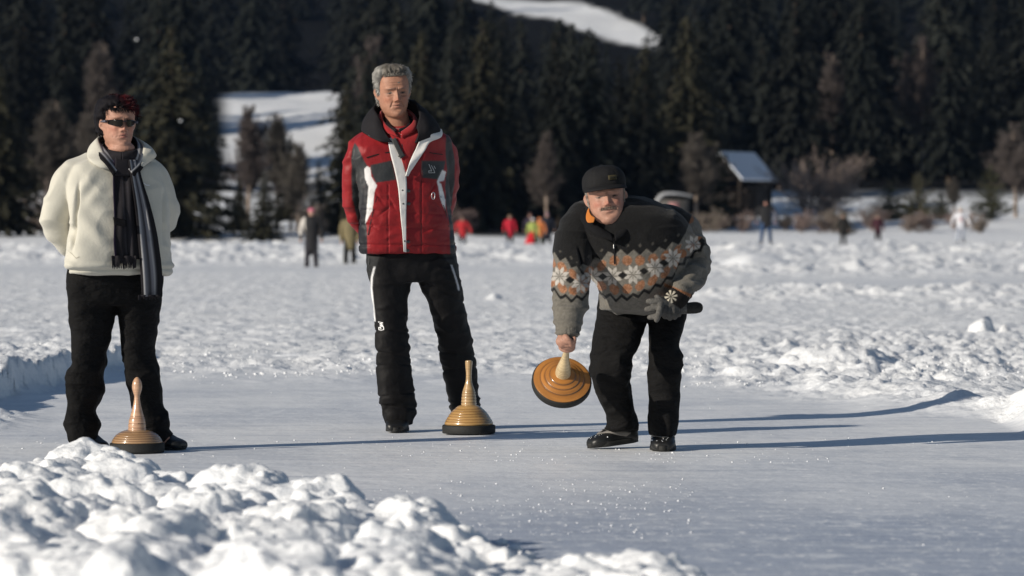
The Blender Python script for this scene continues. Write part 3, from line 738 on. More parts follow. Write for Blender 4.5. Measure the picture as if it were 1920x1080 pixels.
# ------------------------------------------------------------------ figures: tools
def shear(root, k, cx, z0, z1):
    for o in root.children_recursive:
        V = getV(o.data); w_ = sstep(z1, z0, V[:, 2]); V[:, 1] += k*(V[:, 0]-cx)*w_; setV(o.data, V)
def legshift(rows, p0, p1, dy):
    return [(a, b, py, yf+float(np.interp(py, [p0, p1], [0, dy])), yb+float(np.interp(py, [p0, p1], [0, dy]))) for a, b, py, yf, yb in rows]
class Fig:
    def __init__(s, d, cx, y=None):
        s.d = d; s.k = F/d; s.cx = cx; s.base = HOR+s.k*CAMZ; s.bvh = {}
        s.loc = ((cx-960)/s.k, d, 0)
    def p(s, px, py, Y=0.0): q = (s.d+Y)/F; return np.array([(px-960)*q-s.loc[0], Y, CAMZ-(py-HOR)*q])
    def P(s, L): return [s.p(*q) for q in L]
    def S(s, rows):
        """rows (xL,xR,py,yf,yb) -> metres, sorted"""
        out = []
        for a, b, py, yf, yb in rows: Y = (yf+yb)/2; A = s.p(a, py, Y); out.append((A[0], s.p(b, py, Y)[0], A[2], yf, yb))
        return out
    def pix(s, V): q = F/(s.d+V[:, 1]); return 960+(s.loc[0]+V[:, 0])*q, HOR+(CAMZ-V[:, 2])*q
    def drape(s, bvh, left, right, nu=8, nv=30, off=0.006, hang=False, ripple=None, thick=0.003, name='patch', yoff=None):
        Lc = catmull(np.array(left, float), 12); Rc = catmull(np.array(right, float), 12)
        def rs(Cv):
            dl = np.r_[0, np.cumsum(np.linalg.norm(np.diff(Cv[:, :2], axis=0), axis=1))]; t = np.linspace(0, dl[-1], nv)
            return np.stack([np.interp(t, dl, Cv[:, k]) for k in range(Cv.shape[1])], -1)
        Lc = rs(Lc); Rc = rs(Rc); G = np.zeros((nu, nv, 3)); hit = np.zeros((nu, nv), bool)
        for i in range(nu):
            u = i/(nu-1)
            for j in range(nv):
                q = Lc[j]*(1-u)+Rc[j]*u; v = s.p(q[0], q[1], -.15)
                h = bvh.ray_cast(Vector((v[0], -3, v[2])), Vector((0, 1, 0)))
                y = h[0].y if h[0] else np.nan; G[i, j] = (v[0], y, v[2])
        for j in range(nv):
            r = G[:, j, 1]
            if np.isnan(r).all(): G[:, j, 1] = G[:, j-1, 1] if j else 0
            elif np.isnan(r).any():
                ok = ~np.isnan(r); r[~ok] = np.interp(np.flatnonzero(~ok), np.flatnonzero(ok), r[ok])
        if hang:
            for i in range(nu):
                for j in range(1, nv): G[i, j, 1] = min(G[i, j, 1], G[i, j-1, 1]+0.0012)
        for _ in range(2): G[:, 1:-1, 1] = (G[:, :-2, 1]+G[:, 2:, 1]+2*G[:, 1:-1, 1])/4
        G[:, :, 1] -= off
        if ripple is not None:
            for i in range(nu): G[i, :, 1] -= ripple(i/(nu-1), np.linspace(0, 1, nv))
        return sheet_mesh(name, G, thick)
    def collar(s, low, up, thick=0.008, bulge=0.012, nv=8, name='collar', sub=6):
        A = catmull(np.array([s.p(*q) for q in low]), sub); B = catmull(np.array([s.p(*q) for q in up]), sub)
        c = (A.mean(0)+B.mean(0))/2; G = np.zeros((len(A), nv, 3))
        for j in range(nv):
            t = j/(nv-1); m = A*(1-t)+B*t; o = m-c; o[:, 2] = 0; o /= np.linalg.norm(o, axis=1)[:, None]+1e-6
            G[:, j] = m+o*bulge*math.sin(math.pi*t)
        return sheet_mesh(name, G, thick)
    def stroke(s, bvh, pts, wpx=1.2, off=0.004, name='logo'):
        Vs = []; Q = []
        for a, b in zip(pts[:-1], pts[1:]):
            a = np.array(a, float); b = np.array(b, float); d = (b-a)/(np.linalg.norm(b-a)+1e-6); n = np.array([-d[1], d[0]])*wpx/2
            k = len(Vs)
            for q in (a-n-d*wpx*0.3, a+n-d*wpx*0.3, b+n+d*wpx*0.3, b-n+d*wpx*0.3):
                v = s.p(q[0], q[1], -.13); h = bvh.ray_cast(Vector((v[0], -3, v[2])), Vector((0, 1, 0)))
                v[1] = (h[0].y if h[0] else 0)-off; Vs.append(v)
            Q.append((k, k+1, k+2, k+3))
        return mesh_np(name, np.array(Vs), np.array(Q), smooth=False)
def join_meshes(name, mes):
    V = []; Q = {}; n = 0; cols = []
    for me in mes:
        v = getV(me); V.append(v)
        for p in me.polygons: Q.setdefault(len(p.vertices), []).append([i+n for i in p.vertices])
        if 'Col' in me.attributes:
            c = np.empty(len(v)*4, np.float32); me.attributes['Col'].data.foreach_get('color', c); cols.append(c.reshape(-1, 4)[:, :3])
        else: cols.append(np.ones((len(v), 3)))
        n += len(v)
    out = mesh_np(name, np.vstack(V), [np.array(Q[k]) for k in Q]); set_col(out, np.vstack(cols)); return out
def wrinkle(V, N, amp, fr, seed=0, warp=0.6, ridged=True):
    Wp = V+0.06*warp*np.stack([fbm(V*5, 2, seed+1), fbm(V*5, 2, seed+2), fbm(V*5, 2, seed+3)], -1)
    n = noise(Wp*np.array(fr), seed)*0.65+noise(Wp*np.array(fr)*1.9+3, seed+5)*0.35
    if ridged: n = (1-np.abs(n)*2.4)
    return N*(amp*n)[:, None] if np.isscalar(amp) else N*(amp*n)[:, None]
def garment(name, S, voxel, m, parent, smooth=3, disp=(), colfn=None, post=None):
    me = S.fuse(name, voxel, smooth)
    V = getV(me)
    for f in disp:
        N = getN(me); V = V+f(V, N); setV(me, V)
    if post is not None: V = post(V); setV(me, V)
    if colfn is not None:
        N_ = getN(me); cc = 0; jit = [(0, 0), (.45, .2), (-.45, -.2), (.2, -.45), (-.2, .45)]
        for a, b in jit: cc = cc+colfn(V+np.array([a, 0, b])*voxel*.8, N_)
        set_col(me, cc/len(jit))
    o = link(name, me, m, parent); return o, me
HZ = np.array([-.120, -.110, -.092, -.066, -.040, -.015, .010, .035, .060, .085, .105, .118, .1225])
HW = np.array([.024, .041, .0535, .0635, .0675, .0705, .0725, .0745, .0735, .067, .052, .030, .008])
HF = np.array([.074, .086, .089, .087, .087, .087, .087, .0875, .084, .072, .052, .028, .008])
HB = np.array([-.01, .005, .030, .058, .074, .085, .092, .096, .096, .088, .068, .040, .010])
class Head:
    def __init__(s, O, sc_=1.0, yaw=0, pitch=0, tilt=0, wf=1.0, jaw=1.0):
        s.O = np.array(O, float); s.s = sc_; s.wf = wf; s.jaw = jaw
        M = Matrix.Rotation(R(yaw), 3, 'Z') @ Matrix.Rotation(R(pitch), 3, 'X') @ Matrix.Rotation(R(tilt), 3, 'Y'); s.M = np.array(M)
    def w(s, L):   # local (x,f,z) -> world
        L = np.atleast_2d(L); Q = np.stack([L[:, 0]*s.wf, -L[:, 1], L[:, 2]], -1)*s.s; return s.O+Q@s.M.T
    def l(s, V):
        Q = (V-s.O)@s.M/s.s; return np.stack([Q[:, 0]/s.wf, -Q[:, 1], Q[:, 2]], -1)
    def surf(s, phi, z, ow=0, of=0, ob=0, n=2.25):
        j = 1+(s.jaw-1)*sstep(-0.01, -0.08, z)
        W = np.interp(z, HZ, HW)*j+ow; Ff = np.interp(z, HZ, HF)+of; B = np.interp(z, HZ, HB)+ob
        c = np.cos(phi); q = np.sin(phi)
        x = np.sign(c)*np.abs(c)**(2/n)*W; f = np.abs(q)**(2/n)*np.where(q > 0, Ff, -B)
        return np.stack([x, f, z+0*x], -1)
    def add(s, S, neck=None):
        k = 48; an = np.linspace(0, 2*np.pi, k, endpoint=False); Rg = []
        for t in np.linspace(0, 1, 40):
            z = np.interp(t, np.linspace(0, 1, len(HZ)), HZ); Rg.append(s.w(s.surf(an, np.full(k, z))))
        S.rings(np.array(Rg))
        for sx in (-1, 1):   # ears
            P = [(sx*.069, .002, -.030), (sx*.076, -.006, -.020), (sx*.082, -.014, .0), (sx*.081, -.014, .016), (sx*.074, -.002, .022)]
            S.tube(s.w(np.array(P)), [(.006, .007), (.008, .006), (.010, .0055), (.0085, .006), (.005, .006)], k=10, sub=4)
            S.ball(s.w(np.array([(sx*.074, -.004, .0)]))[0], (.006, .014, .018), 8)
    def sculpt(s, V, jowl=0.0, smile=0.0, nose=1.0, brow=1.0, age=1.0):
        L = s.l(V); x, f, z = L.T.copy(); z = z-smile*.0045*(x/.022)**2*np.exp(-((z+.06)/.012)**2)*(np.abs(x) < .045); front = (f > 0.028) & (z > -.13) & (z < .13) & (np.abs(x) < .085)
        def g(x0, z0, sx, sz): return np.exp(-((x-x0)/sx)**2-((z-z0)/sz)**2)
        d = np.zeros(len(V)); dx = np.zeros(len(V))
        d += .005*nose*g(0, .004, .0075, .014)+.013*nose*g(0, -.015, .009, .013)+.017*nose*g(0, -.031, .0115, .0095)
        for sx in (-1, 1):
            d += .008*nose*g(sx*.0135, -.036, .0065, .007)
            d -= .0125*g(sx*.029, .004, .0165, .0110)
            d += .0055*brow*g(sx*.027, .0235, .020, .0062)
            d += .0062*g(sx*.031, .001, .0115, .0068)
            d -= .0022*g(sx*.031, .0005, .013, .0018)
            d -= .0020*g(sx*.030, -.0135, .014, .003)*age
            d += .0050*g(sx*.043, -.026, .016, .014)
            d += .0050*jowl*g(sx*.044, -.070, .018, .020)
            # nasolabial groove
            for t in np.linspace(0, 1, 7):
                d -= .00115*age*g(sx*(.018+.014*t), -.036-.030*t, .0038, .006)
            d -= .0016*g(sx*.0265, -.0605, .004, .005)
        d += .0065*g(0, -.058, .022, .015)
        d += .0034*g(0, -.0525, .017, .0036)+.0040*g(0, -.0665, .0145, .0044)-.0050*g(0, -.0598, .0215, .0019)
        d -= .0045*g(0, -.079, .018, .006); d += .006*g(0, -.099, .018, .010)
        d -= .0018*g(0, -.0465, .003, .004); d -= .0018*age*g(0.004, .022, .0025, .009)+.0014*age*g(-0.005, .022, .002, .008)
        for zz in (.038, .050): d -= .0009*age*g(0, zz, .03, .0022)
        k = np.where(front, d*sstep(.028, .05, f), 0)
        L2 = L.copy(); L2[:, 1] += k; return s.w(L2)
    def paint(s, V, skin, lips=(.33, .12, .10), browc=(.12, .09, .07), eyes=True, brow=0.7, ruddy=0.25, smile=0.0, stub=0.0):
        L = s.l(V); x, f, z = L.T.copy(); z = z-smile*.0045*(x/.022)**2*np.exp(-((z+.06)/.012)**2)*(np.abs(x) < .045); head = (z > -.17) & (np.abs(x) < .1) & (np.abs(f) < .14)
        c = np.tile(np.array(skin, float), (len(V), 1))
        c *= (1+0.10*fbm(V*30, 3, 4)[:, None])
        def g(x0, z0, sx, sz): return np.exp(-((x-x0)/sx)**2-((z-z0)/sz)**2)*(f > .03)*head
        def blend(m, col): nonlocal c; m = np.clip(m, 0, 1)[:, None]; c = c*(1-m)+np.array(col)*m
        rd = np.array(skin)*np.array([1.0, .62, .58])
        for sx in (-1, 1): blend(ruddy*2*g(sx*.042, -.030, .018, .016), rd)
        blend(ruddy*2.2*g(0, -.031, .013, .012), rd)
        blend(0.75*(g(0, -.053, .018, .0035)+g(0, -.0660, .0155, .0042)), lips)
        blend(1.0*g(0, -.0598, .0215-.0*x, .0016), (.05, .02, .018))
        for sx in (-1, 1):
            blend(.9*g(sx*.0095, -.0405, .0036, .0022), (.05, .02, .015))
            blend(brow*np.exp(-((x-sx*.029)/.0165)**2-((z-.0225+sx*(x-sx*.029)*.12)/.0032)**2)*(f > .03)*head, browc)
            if eyes:
                blend(.5*g(sx*.030, .006, .016, .0035), np.array(skin)*.6)
                m = (((x-sx*.031)/.0135)**2+((z-.0005)/.0030)**2 < 1)&(f > .03)&head; blend(m*.9, (.13, .10, .085))
                m = (((x-sx*.031)/.0050)**2+((z-.0008)/.0034)**2 < 1)&(f > .03)&head; blend(m*1.0, (.02, .016, .013))
                blend(.9*g(sx*.031, .0040, .0145, .0014), (.04, .025, .02)); blend(.4*g(sx*.031, -.0045, .013, .0013), (.12, .06, .05))
                blend(.3*g(sx*.030, -.012, .014, .0045), np.array(skin)*.6)
        return c
    def strands(s, fn, n, seed, width=.0022, name='strands'):
        """fn(rn) -> (root local, direction local, length, curl dir) ribbons"""
        rn = np.random.RandomState(seed); V = []; Q = []
        for i in range(n):
            r = fn(rn)
            if r is None: continue
            p, d, Ln, cv = r; d = d/np.linalg.norm(d); sd = np.cross(d, rn.randn(3)); sd /= np.linalg.norm(sd); b = len(V)
            for k in range(5):
                t = k/4; q = p+d*Ln*t+cv*Ln*t*t; wd = width*(1-0.8*t)/2; V += [q-sd*wd, q+sd*wd]
                if k: Q.append((b+2*k-2, b+2*k-1, b+2*k+1, b+2*k))
        return mesh_np(name, s.w(np.array(V)), np.array(Q))
def hand(S, wrist, dirv, palm, side, curl=(40, 50, 30), spread=8, sc_=1.0, thumb=35, fl=None):
    """palm = normal pointing out of the palm; side = direction to the thumb"""
    d = np.array(dirv, float); d /= np.linalg.norm(d); n = np.array(palm, float); n -= d*np.dot(n, d); n /= np.linalg.norm(n)
    t = np.cross(d, n); t *= np.sign(np.dot(t, side)) or 1
    w = np.array(wrist, float)
    S.tube([w-d*.03*sc_, w+d*.01*sc_, w+d*.05*sc_, w+d*.088*sc_], [(.026*sc_, .019*sc_), (.028*sc_, .018*sc_), (.040*sc_, .016*sc_), (.041*sc_, .013*sc_)], k=16, sub=4, up=n)
    Ls = (.078, .086, .080, .062)
    for i in range(4):
        o = (1.5-i)*.0205*sc_; a = R(spread*(1.5-i)/1.5)
        b = w+d*.085*sc_+t*o; dd = d*math.cos(a)+t*math.sin(a); P = [b-dd*.02*sc_, b]; ang = 0; L = Ls[i]*sc_*(1 if fl is None else fl[i])
        for q, c in zip((.45, .3, .25), curl):
            ang += R(c+(i-1.5)*3); P.append(P[-1]+(dd*math.cos(ang)+n*math.sin(ang))*L*q)
        S.tube(P, [.0105*sc_, .0105*sc_, .0098*sc_, .009*sc_, .0078*sc_], k=10, sub=4)
    b = w+d*.022*sc_+t*.026*sc_+n*.006*sc_; a = R(thumb); dd = d*math.cos(a)+t*math.sin(a)*0.8+n*0.35
    dd /= np.linalg.norm(dd); d2 = dd*.8+d*.4+n*.25; d2 /= np.linalg.norm(d2)
    S.tube([b-dd*.015*sc_, b+dd*.02*sc_, b+dd*.042*sc_, b+dd*.042*sc_+d2*.026*sc_], [.015*sc_, .014*sc_, .0115*sc_, .009*sc_], k=10, sub=4)
def shoe(S, heel, toe, w=.047, h=.075, ank=None, sole=0.02):
    """heel,toe: ground points (3d, bottom of sole)"""
    a = np.array(heel, float); b = np.array(toe, float); L = np.linalg.norm(b-a); d = (b-a)/L; up = np.array([0, 0, 1.0])-d*d[2]; up /= np.linalg.norm(up); sd = np.cross(d, up)
    prof = [(0.0, .55, .55), (.04, .80, .9), (.15, .92, 1.0), (.35, .86, 1.02), (.5, .90, .88), (.65, 1.0, .68), (.8, 1.0, .56), (.92, .82, .46), (.985, .5, .34)]
    D = catmull(np.array(prof), 4); Rg = []; an = np.linspace(0, 2*np.pi, 28, endpoint=False)
    for t, ww, hh in D:
        c = np.cos(an); q = np.sin(an); n = 2.8
        x = np.sign(c)*np.abs(c)**(2/n)*w*ww; y = np.sign(q)*np.abs(q)**(2/n)*h*hh/2+h*hh/2
        Rg.append(a+d*L*t+np.outer(x, sd)+np.outer(y, up))
    S.rings(np.array(Rg))
    if ank is not None:
        m = a+d*L*.22+up*h*.5; S.tube([m, ank], [(w*.85, w*1.0), (w*.9, w*1.0)], k=20, sub=3)
    return a, d, up, sd, L
def sole_mesh(heel, toe, w, th=.022, name='sole'):
    S = Solid(); a = np.array(heel, float); b = np.array(toe, float); L = np.linalg.norm(b-a); d = (b-a)/L; up = np.array([0, 0, 1.0])-d*d[2]; up /= np.linalg.norm(up); sd = np.cross(d, up)
    an = np.linspace(0, 2*np.pi, 60, endpoint=False); Rg = []
    for i, (hh, k) in enumerate(((0, .96), (.003, 1.0), (th*.5, 1.0), (th, .98))):
        t = (np.cos(an)*.53+.49); ww = np.interp(t, [-.05, 0.15, .4, .7, .95, 1.03], [.75, .98, .9, 1.08, .8, .6])*w
        Rg.append(a+np.outer(t*L, d)+np.outer(np.sign(np.sin(an))*np.abs(np.sin(an))**.8*ww*k, sd)+up*hh)
    S.rings(np.array(Rg)); return S.mesh(name)
MSKIN = mat('skin', (0, 0, 0), 0.55, attr='Col', bump=[(160, 0.4, 0.002), (60, .3, .003)], spec=0.3, var=0.13, vscale=75)
MHAIR = mat('hair', (0, 0, 0), 0.7, attr='Col', spec=0.12)
MBLK = mat('black_cloth', (0.0065, 0.0063, 0.0066), 0.85, bump=[(11, 0.8, 0.03, (1, 1, 1.8)), (38, 0.4, 0.006), (300, 0.3, 0.001)], var=0.25, vscale=5, spec=0.15)
MLEATHER = mat('black_shoe', (0.012, 0.012, 0.012), 0.42, bump=[(60, 0.25, 0.003)], spec=0.4)
MRUB = mat('rubber', (0.018, 0.018, 0.017), 0.7, bump=[(120, 0.4, 0.002)])
def legs_body(S, J):
    for a in ('L', 'R'):
        S.tube([J['hip'+a], J['knee'+a], J['ankle'+a]], [.075, .05, .036], k=16, sub=5)
        f_ = (J['ankle'+a]*.5+J['toe'+a]*.5); f_[2] = .05; S.tube([J['ankle'+a], f_], [.030, .024], k=12, sub=3)
        S.tube([J['sh'+a], J['el'+a], J['wr'+a]], [.045, .038, .026], k=14, sub=5)
    S.tube([J['pelvis'], J['waist'], J['chest'], J['neck']], [(.14, .09), (.12, .09), (.15, .09), (.055, .06)], k=24, sub=5)
    S.tube([J['shL'], J['chest'], J['shR']], [.05, .07, .05], k=14, sub=4)
    S.tube([J['hipL'], J['pelvis'], J['hipR']], [.08, .09, .08], k=14, sub=4)
# ------------------------------------------------------------------ woman in white fleece
def cfun(c):
    return lambda V, N: np.tile(np.array(c, float), (len(V), 1))
def woman():
    G = Fig(18.57, 225); T_ = thing('person', G.loc, 'woman in a cream fleece with sunglasses and striped scarf, hands behind her back', 'person')
    # ----- body
    H = Head(G.p(220.5, 231, -.03), 0.97, yaw=24, pitch=0, tilt=1, wf=1.04, jaw=.97)
    J = {k: G.p(*v) for k, v in dict(hipL=(180, 530, 0), kneeL=(167, 690, 0), ankleL=(160, 812, .02), toeL=(185, 826, -.05), hipR=(258, 530, 0), kneeR=(262, 690, -.01), ankleR=(287, 815, 0), toeR=(325, 832, -.09),
         shL=(150, 335, 0), elL=(115, 412, .06), wrL=(190, 480, .22), shR=(290, 335, 0), elR=(300, 402, .08), wrR=(240, 470, .24), pelvis=(219, 530, 0), waist=(221, 460, -.02), chest=(222, 350, 0), neck=(221, 300, 0)).items()}
    S = Solid(); legs_body(S, J); S.tube([G.p(222, 318, .02), G.p(221, 290, 0), G.p(221, 262, -.02)], [.062, .060, .058], k=24)
    S.ball(G.p(228, 279, -.06), (.062, .055, .034), 10)
    H.add(S)
    hand(S, J['wrL'], (1, .1, 0), (0, -1, .3), (0, 0, 1), (45, 55, 35)); hand(S, J['wrR'], (-.9, .3, .1), (0, 1, .1), (0, 0, 1), (20, 30, 20))
    me = S.fuse('body', 0.0052, 2); zc = G.p(0, 300)[2]
    subdivide_where(me, lambda c: c.z > zc)
    V = H.sculpt(getV(me), jowl=.8, age=.7, nose=.92, smile=-1.0); setV(me, V)
    set_col(me, H.paint(V, (.40, .215, .155), lips=(.27, .07, .07), browc=(.10, .05, .04), eyes=True, brow=.5, ruddy=.22, smile=-1.0)); link('body', me, MSKIN, T_)
    # ----- trousers
    S = Solid()
    S.slices(G.S([(133, 302, 500, -.13, .14), (131, 302, 520, -.14, .15), (131, 301, 545, -.135, .15), (134, 299, 572, -.12, .14)]))
    S.slices(G.S(legshift([(131, 216, 535, -.12, .14), (134, 217, 585, -.11, .125), (138, 208, 630, -.095, .11), (141, 200, 663, -.09, .10), (131, 196, 695, -.10, .095), (131, 194, 740, -.09, .085), (131, 180, 772, -.08, .08), (132, 185, 798, -.09, .08), (136, 187, 824, -.09, .075)], 560, 820, .02)), n=2.2)
    S.slices(G.S([(217, 301, 535, -.12, .14), (221, 297, 585, -.11, .125), (227, 290, 630, -.095, .11), (231, 288, 663, -.09, .10), (233, 298, 692, -.10, .095), (241, 300, 735, -.09, .085), (250, 303, 765, -.08, .08), (258, 313, 786, -.09, .08), (262, 312, 828, -.09, .075)]), n=2.2)
    def dz(V, N):
        px, py = G.pix(V); a = .004+.010*np.exp(-((py-700)/28)**2)+.012*sstep(750, 790, py)
        return wrinkle(V, N, a, (7, 7, 15), 31)
    def dz2(V, N): return N*(.004*np.clip(np.sin((V[:, 2]*40+V[:, 0]*18)+fbm(V*6, 2, 3)*5), -1, 1)*sstep(.9, .3, V[:, 2]))[:, None]
    garment('trousers', S, .007, MBLK, T_, 3, (dz, dz2))
    for hp, tp, an in ((G.p(158, 833, .07), G.p(196, 842, -.08), G.p(162, 812, .02)), (G.p(278, 838, .07), G.p(341, 846, -.08), G.p(287, 812, .01))):
        hp[2] = 0.004; tp[2] = 0.004; S = Solid(); shoe(S, hp, tp, .044, .085, an); o, me = garment('shoe', S, .006, MLEATHER, T_, 2)
        link('sole', sole_mesh(hp, tp, .046, .016), MRUB, o)
    # ----- fleece
    S = Solid()
    S.slices(G.S([(196, 252, 281, -.06, .06), (172, 272, 297, -.10, .10), (146, 294, 311, -.13, .125), (134, 304, 332, -.15, .14), (134, 309, 365, -.175, .145), (140, 311, 400, -.19, .145), (138, 311, 440, -.205, .15), (134, 312, 475, -.20, .155), (131, 315, 498, -.185, .16), (133, 316, 508, -.175, .155), (137, 312, 514, -.16, .15)]), n=3.1, k=60)
    S.tube(G.P([(170, 318, .01), (146, 338, .01), (127, 375, .03), (116, 412, .06), (133, 447, .13), (170, 480, .21)]), [(.075, .085), (.088, .09), (.080, .082), (.073, .074), (.062, .064), (.05, .05)], k=28)
    S.tube(G.P([(270, 318, .01), (287, 338, .01), (298, 372, .03), (301, 402, .08), (285, 435, .16), (245, 470, .23)]), [(.065, .085), (.068, .085), (.068, .08), (.066, .072), (.056, .064), (.05, .05)], k=28)
    def d1(V, N):
        px, py = G.pix(V); arm = np.maximum(sstep(152, 140, px), sstep(300, 306, px))
        a = .0055+.006*arm*sstep(345, 400, py)
        return wrinkle(V, N, a, (6, 5, 9), 11)
    def d2(V, N):   # waist blousing, belly folds, hem
        px, py = G.pix(V); f = (N[:, 1] < 0)
        k = .007*np.exp(-((py-498)/5)**2)-.008*np.exp(-((py-506+0.01*(px-220))/2.5)**2)
        k += .006*np.sin((px-150)*.10-(py-420)*.11+2*fbm(V*4, 2, 9))*np.exp(-((px-175)/35)**2)*np.exp(-((py-420)/45)**2)
        k += .005*np.sin((px-150)*.16+(py-350)*.13)*np.exp(-((px-165)/22)**2-((py-355)/28)**2)
        k += -.020*np.exp(-((px-151+(py-345)*.10)/3.0)**2)*sstep(335, 365, py)*sstep(480, 450, py)*f-.014*np.exp(-((px-304)/3.0)**2)*sstep(345, 375, py)*sstep(470, 430, py)*f
        return N*k[:, None]
    MF = mat('cream_fleece', (.54, .52, .45), 0.95, bump=[(14, .15, .010), (90, .35, .003), (350, .4, .0015)], var=.04, vscale=20, sheen=.25, spec=.1)
    o, me = garment('fleece', S, .0058, MF, T_, 4, (d1, d2)); B = bvh_of(me)
    col = G.collar([(213, 316, -.155), (190, 314, -.15), (169, 299, -.10), (166, 284, .0), (185, 276, .10), (225, 270, .13), (268, 275, .10), (291, 291, -.03), (272, 306, -.12), (256, 318, -.16)],
                   [(214, 309, -.15), (200, 296, -.135), (184, 264, -.05), (190, 256, .04), (205, 252, .085), (228, 252, .09), (252, 258, .06), (268, 272, -.02), (264, 296, -.11), (255, 310, -.145)], .010, .012)
    link('fleece_collar', col, MF, o)
    z = G.drape(B, [(213, 312), (214, 330)], [(221, 312), (221, 330)], 5, 10, .003)
    link('pocket_seam', G.stroke(B, [(131, 470), (140, 476), (148, 484), (154, 481)], 1.0, .002), mat('seam_shadow', (.30, .28, .22), .9), o)
    link('chest_mark', G.stroke(B, [(268, 343), (273, 347), (278, 347)], 1.6, .003), mat('white_mark', (.8, .8, .8), .6), o)
    link('collar_highlight', G.stroke(B, [(279, 298), (284, 294)], 2.5, .045), MATS['white_mark'], o)  # bright stroke painted in for the highlight on the collar
    # ----- scarf
    MS = mat('scarf_wool', (0, 0, 0), 0.9, attr='Col', bump=[(40, .4, .004), (200, .4, .001)], spec=.1)
    dark = np.array([.014, .013, .015]); grey = np.array([.17, .17, .19]); wht = np.array([.42, .42, .43]); pur = np.array([.02, .014, .03])
    def stripes(me, nu, nv, stops, thick2=True):
        U = np.repeat(np.linspace(0, 1, nu), nv); U = np.r_[U, U][:len(me.vertices)]
        c = np.array([np.interp(U, [q[0] for q in stops], [q[1][k] for q in stops]) for k in range(3)]).T; set_col(me, c)
    chin_shade = G.collar([(228, 305, -.150), (208, 299, -.125), (190, 289, -.05), (195, 278, .05), (225, 272, .08), (255, 280, .05), (262, 292, -.05), (250, 301, -.125), (228, 305, -.150)],
                  [(228, 286, -.128), (210, 283, -.105), (196, 276, -.04), (200, 268, .04), (225, 262, .065), (250, 268, .04), (257, 277, -.04), (248, 283, -.105), (228, 286, -.128)], .010, .006); set_col(chin_shade, np.tile(dark*1.4, (len(chin_shade.vertices), 1))*(1+.4*fbm(getV(chin_shade)*60, 2, 3))[:, None])  # dark ring added to stand in for the chin's shade on the neck
    nu, nv = 26, 60
    rp = lambda u, v: .005*(1+np.sin(u*15+1+v*2.2))*(.3+.7*v)+.005*np.sin(v*9+u*6)
    t1 = G.drape(B, [(214, 296), (213, 325), (215, 370), (217, 410), (217, 450), (219, 482)], [(244, 296), (248, 325), (254, 370), (257, 410), (261, 450), (263, 486)], nu, nv, .022, True, rp, .005)
    stripes(t1, nu, nv, [(0, pur), (.1, dark), (.4, dark*1.4), (.46, dark*3.0), (.52, dark), (.7, dark*2.2), (.8, dark), (1, dark)])
    rp2 = lambda u, v: .008*(1+np.sin(u*11+.5-v*1.8))*(.5+.5*v)+.005*np.sin(v*8+u*5)
    t2 = G.drape(B, [(240, 300), (246, 330), (253, 375), (258, 420), (262, 470), (265, 520), (266, 556)], [(257, 300), (264, 330), (278, 375), (289, 420), (296, 465), (301, 515), (301, 556)], nu, 76, .034, True, rp2, .005)
    stripes(t2, nu, 76, [(0, dark), (.12, dark), (.17, wht), (.24, grey), (.34, grey*.5), (.42, dark*2), (.5, grey), (.6, grey*1.1), (.66, wht*.8), (.72, grey*.6), (.78, dark), (1, dark)])
    l1 = G.collar([(214, 330, -.185), (196, 304, -.16), (180, 280, -.05), (195, 268, .06), (225, 262, .085), (255, 272, .05), (268, 292, -.06), (262, 316, -.15), (246, 332, -.19)],
                  [(222, 316, -.15), (206, 292, -.11), (188, 266, -.035), (200, 256, .045), (226, 252, .06), (248, 258, .03), (256, 276, -.05), (252, 300, -.12), (240, 318, -.165)], .016, .014, nv=14)
    U = np.tile(np.linspace(0, 1, 14), len(l1.vertices)//28); U = np.r_[U, U]
    st = [(0, dark), (.45, dark), (.52, wht), (.62, grey), (.75, dark), (.85, wht*.9), (.92, grey), (1, dark)]
    set_col(l1, np.array([np.interp(U, [q[0] for q in st], [q[1][k] for q in st]) for k in range(3)]).T)
    # dark inner wool, carried up the throat as painted shade below the chin
    t3 = G.drape(B, [(208, 276), (216, 300), (217, 330)], [(260, 276), (249, 305), (247, 330)], 12, 14, .034, False, None, .006); set_col(t3, np.tile(dark*1.5, (len(t3.vertices), 1)))
    sc_ = link('scarf', join_meshes('scarf', [t1, t2, l1, t3, chin_shade]), MS, T_)
    rn = np.random.RandomState(3); fm = []
    for (x0, x1, y0, y1, off) in ((219, 263, 480, 503, .03), (266, 301, 553, 560, .045)):
        n = 34
        for i in range(n):
            u = (i+.5)/n; xx = x0+(x1-x0)*u; yy = y1+rn.uniform(-3, 1); q = G.p(xx, y0); hy = -.235 if off < .04 else -.215
            a = q+np.array([0, hy+.01*math.sin(u*17), 0]); b = G.p(xx+rn.uniform(-1.5, 1.5), yy)+np.array([0, hy+.012, 0]); fm.append((a, b))
    for part in (fm[:34], fm[34:]):
        S = Solid()
        for a, b in part: S.tube([a, (a+b)/2+rn.randn(3)*.001, b], [.0032, .003, .0015], k=5, sub=2)
        f = S.mesh('fringe'); set_col(f, np.tile(dark*1.6, (len(f.vertices), 1))); link('fringe', f, MS, sc_)
    band = G.drape(B, [(216, 407), (218, 421)], [(240, 413), (241, 427)], 8, 6, .05, False, None, .004); set_col(band, np.tile(dark*.6, (len(band.vertices), 1))); link('scarf_loop', band, MS, sc_)
    # ----- hair: black, short and spiky with a red streak
    def hair_mask(phi, z):
        f = np.sin(phi); line = np.where(f > .35, .058+.010*np.cos(phi*3)+.005*np.sin(phi*19)+.008*np.cos(phi), np.where(f > -.05, .012, -.062)); return z-line
    k = 90; m = 60; an = np.linspace(0, 2*np.pi, k, endpoint=False); Rg = []
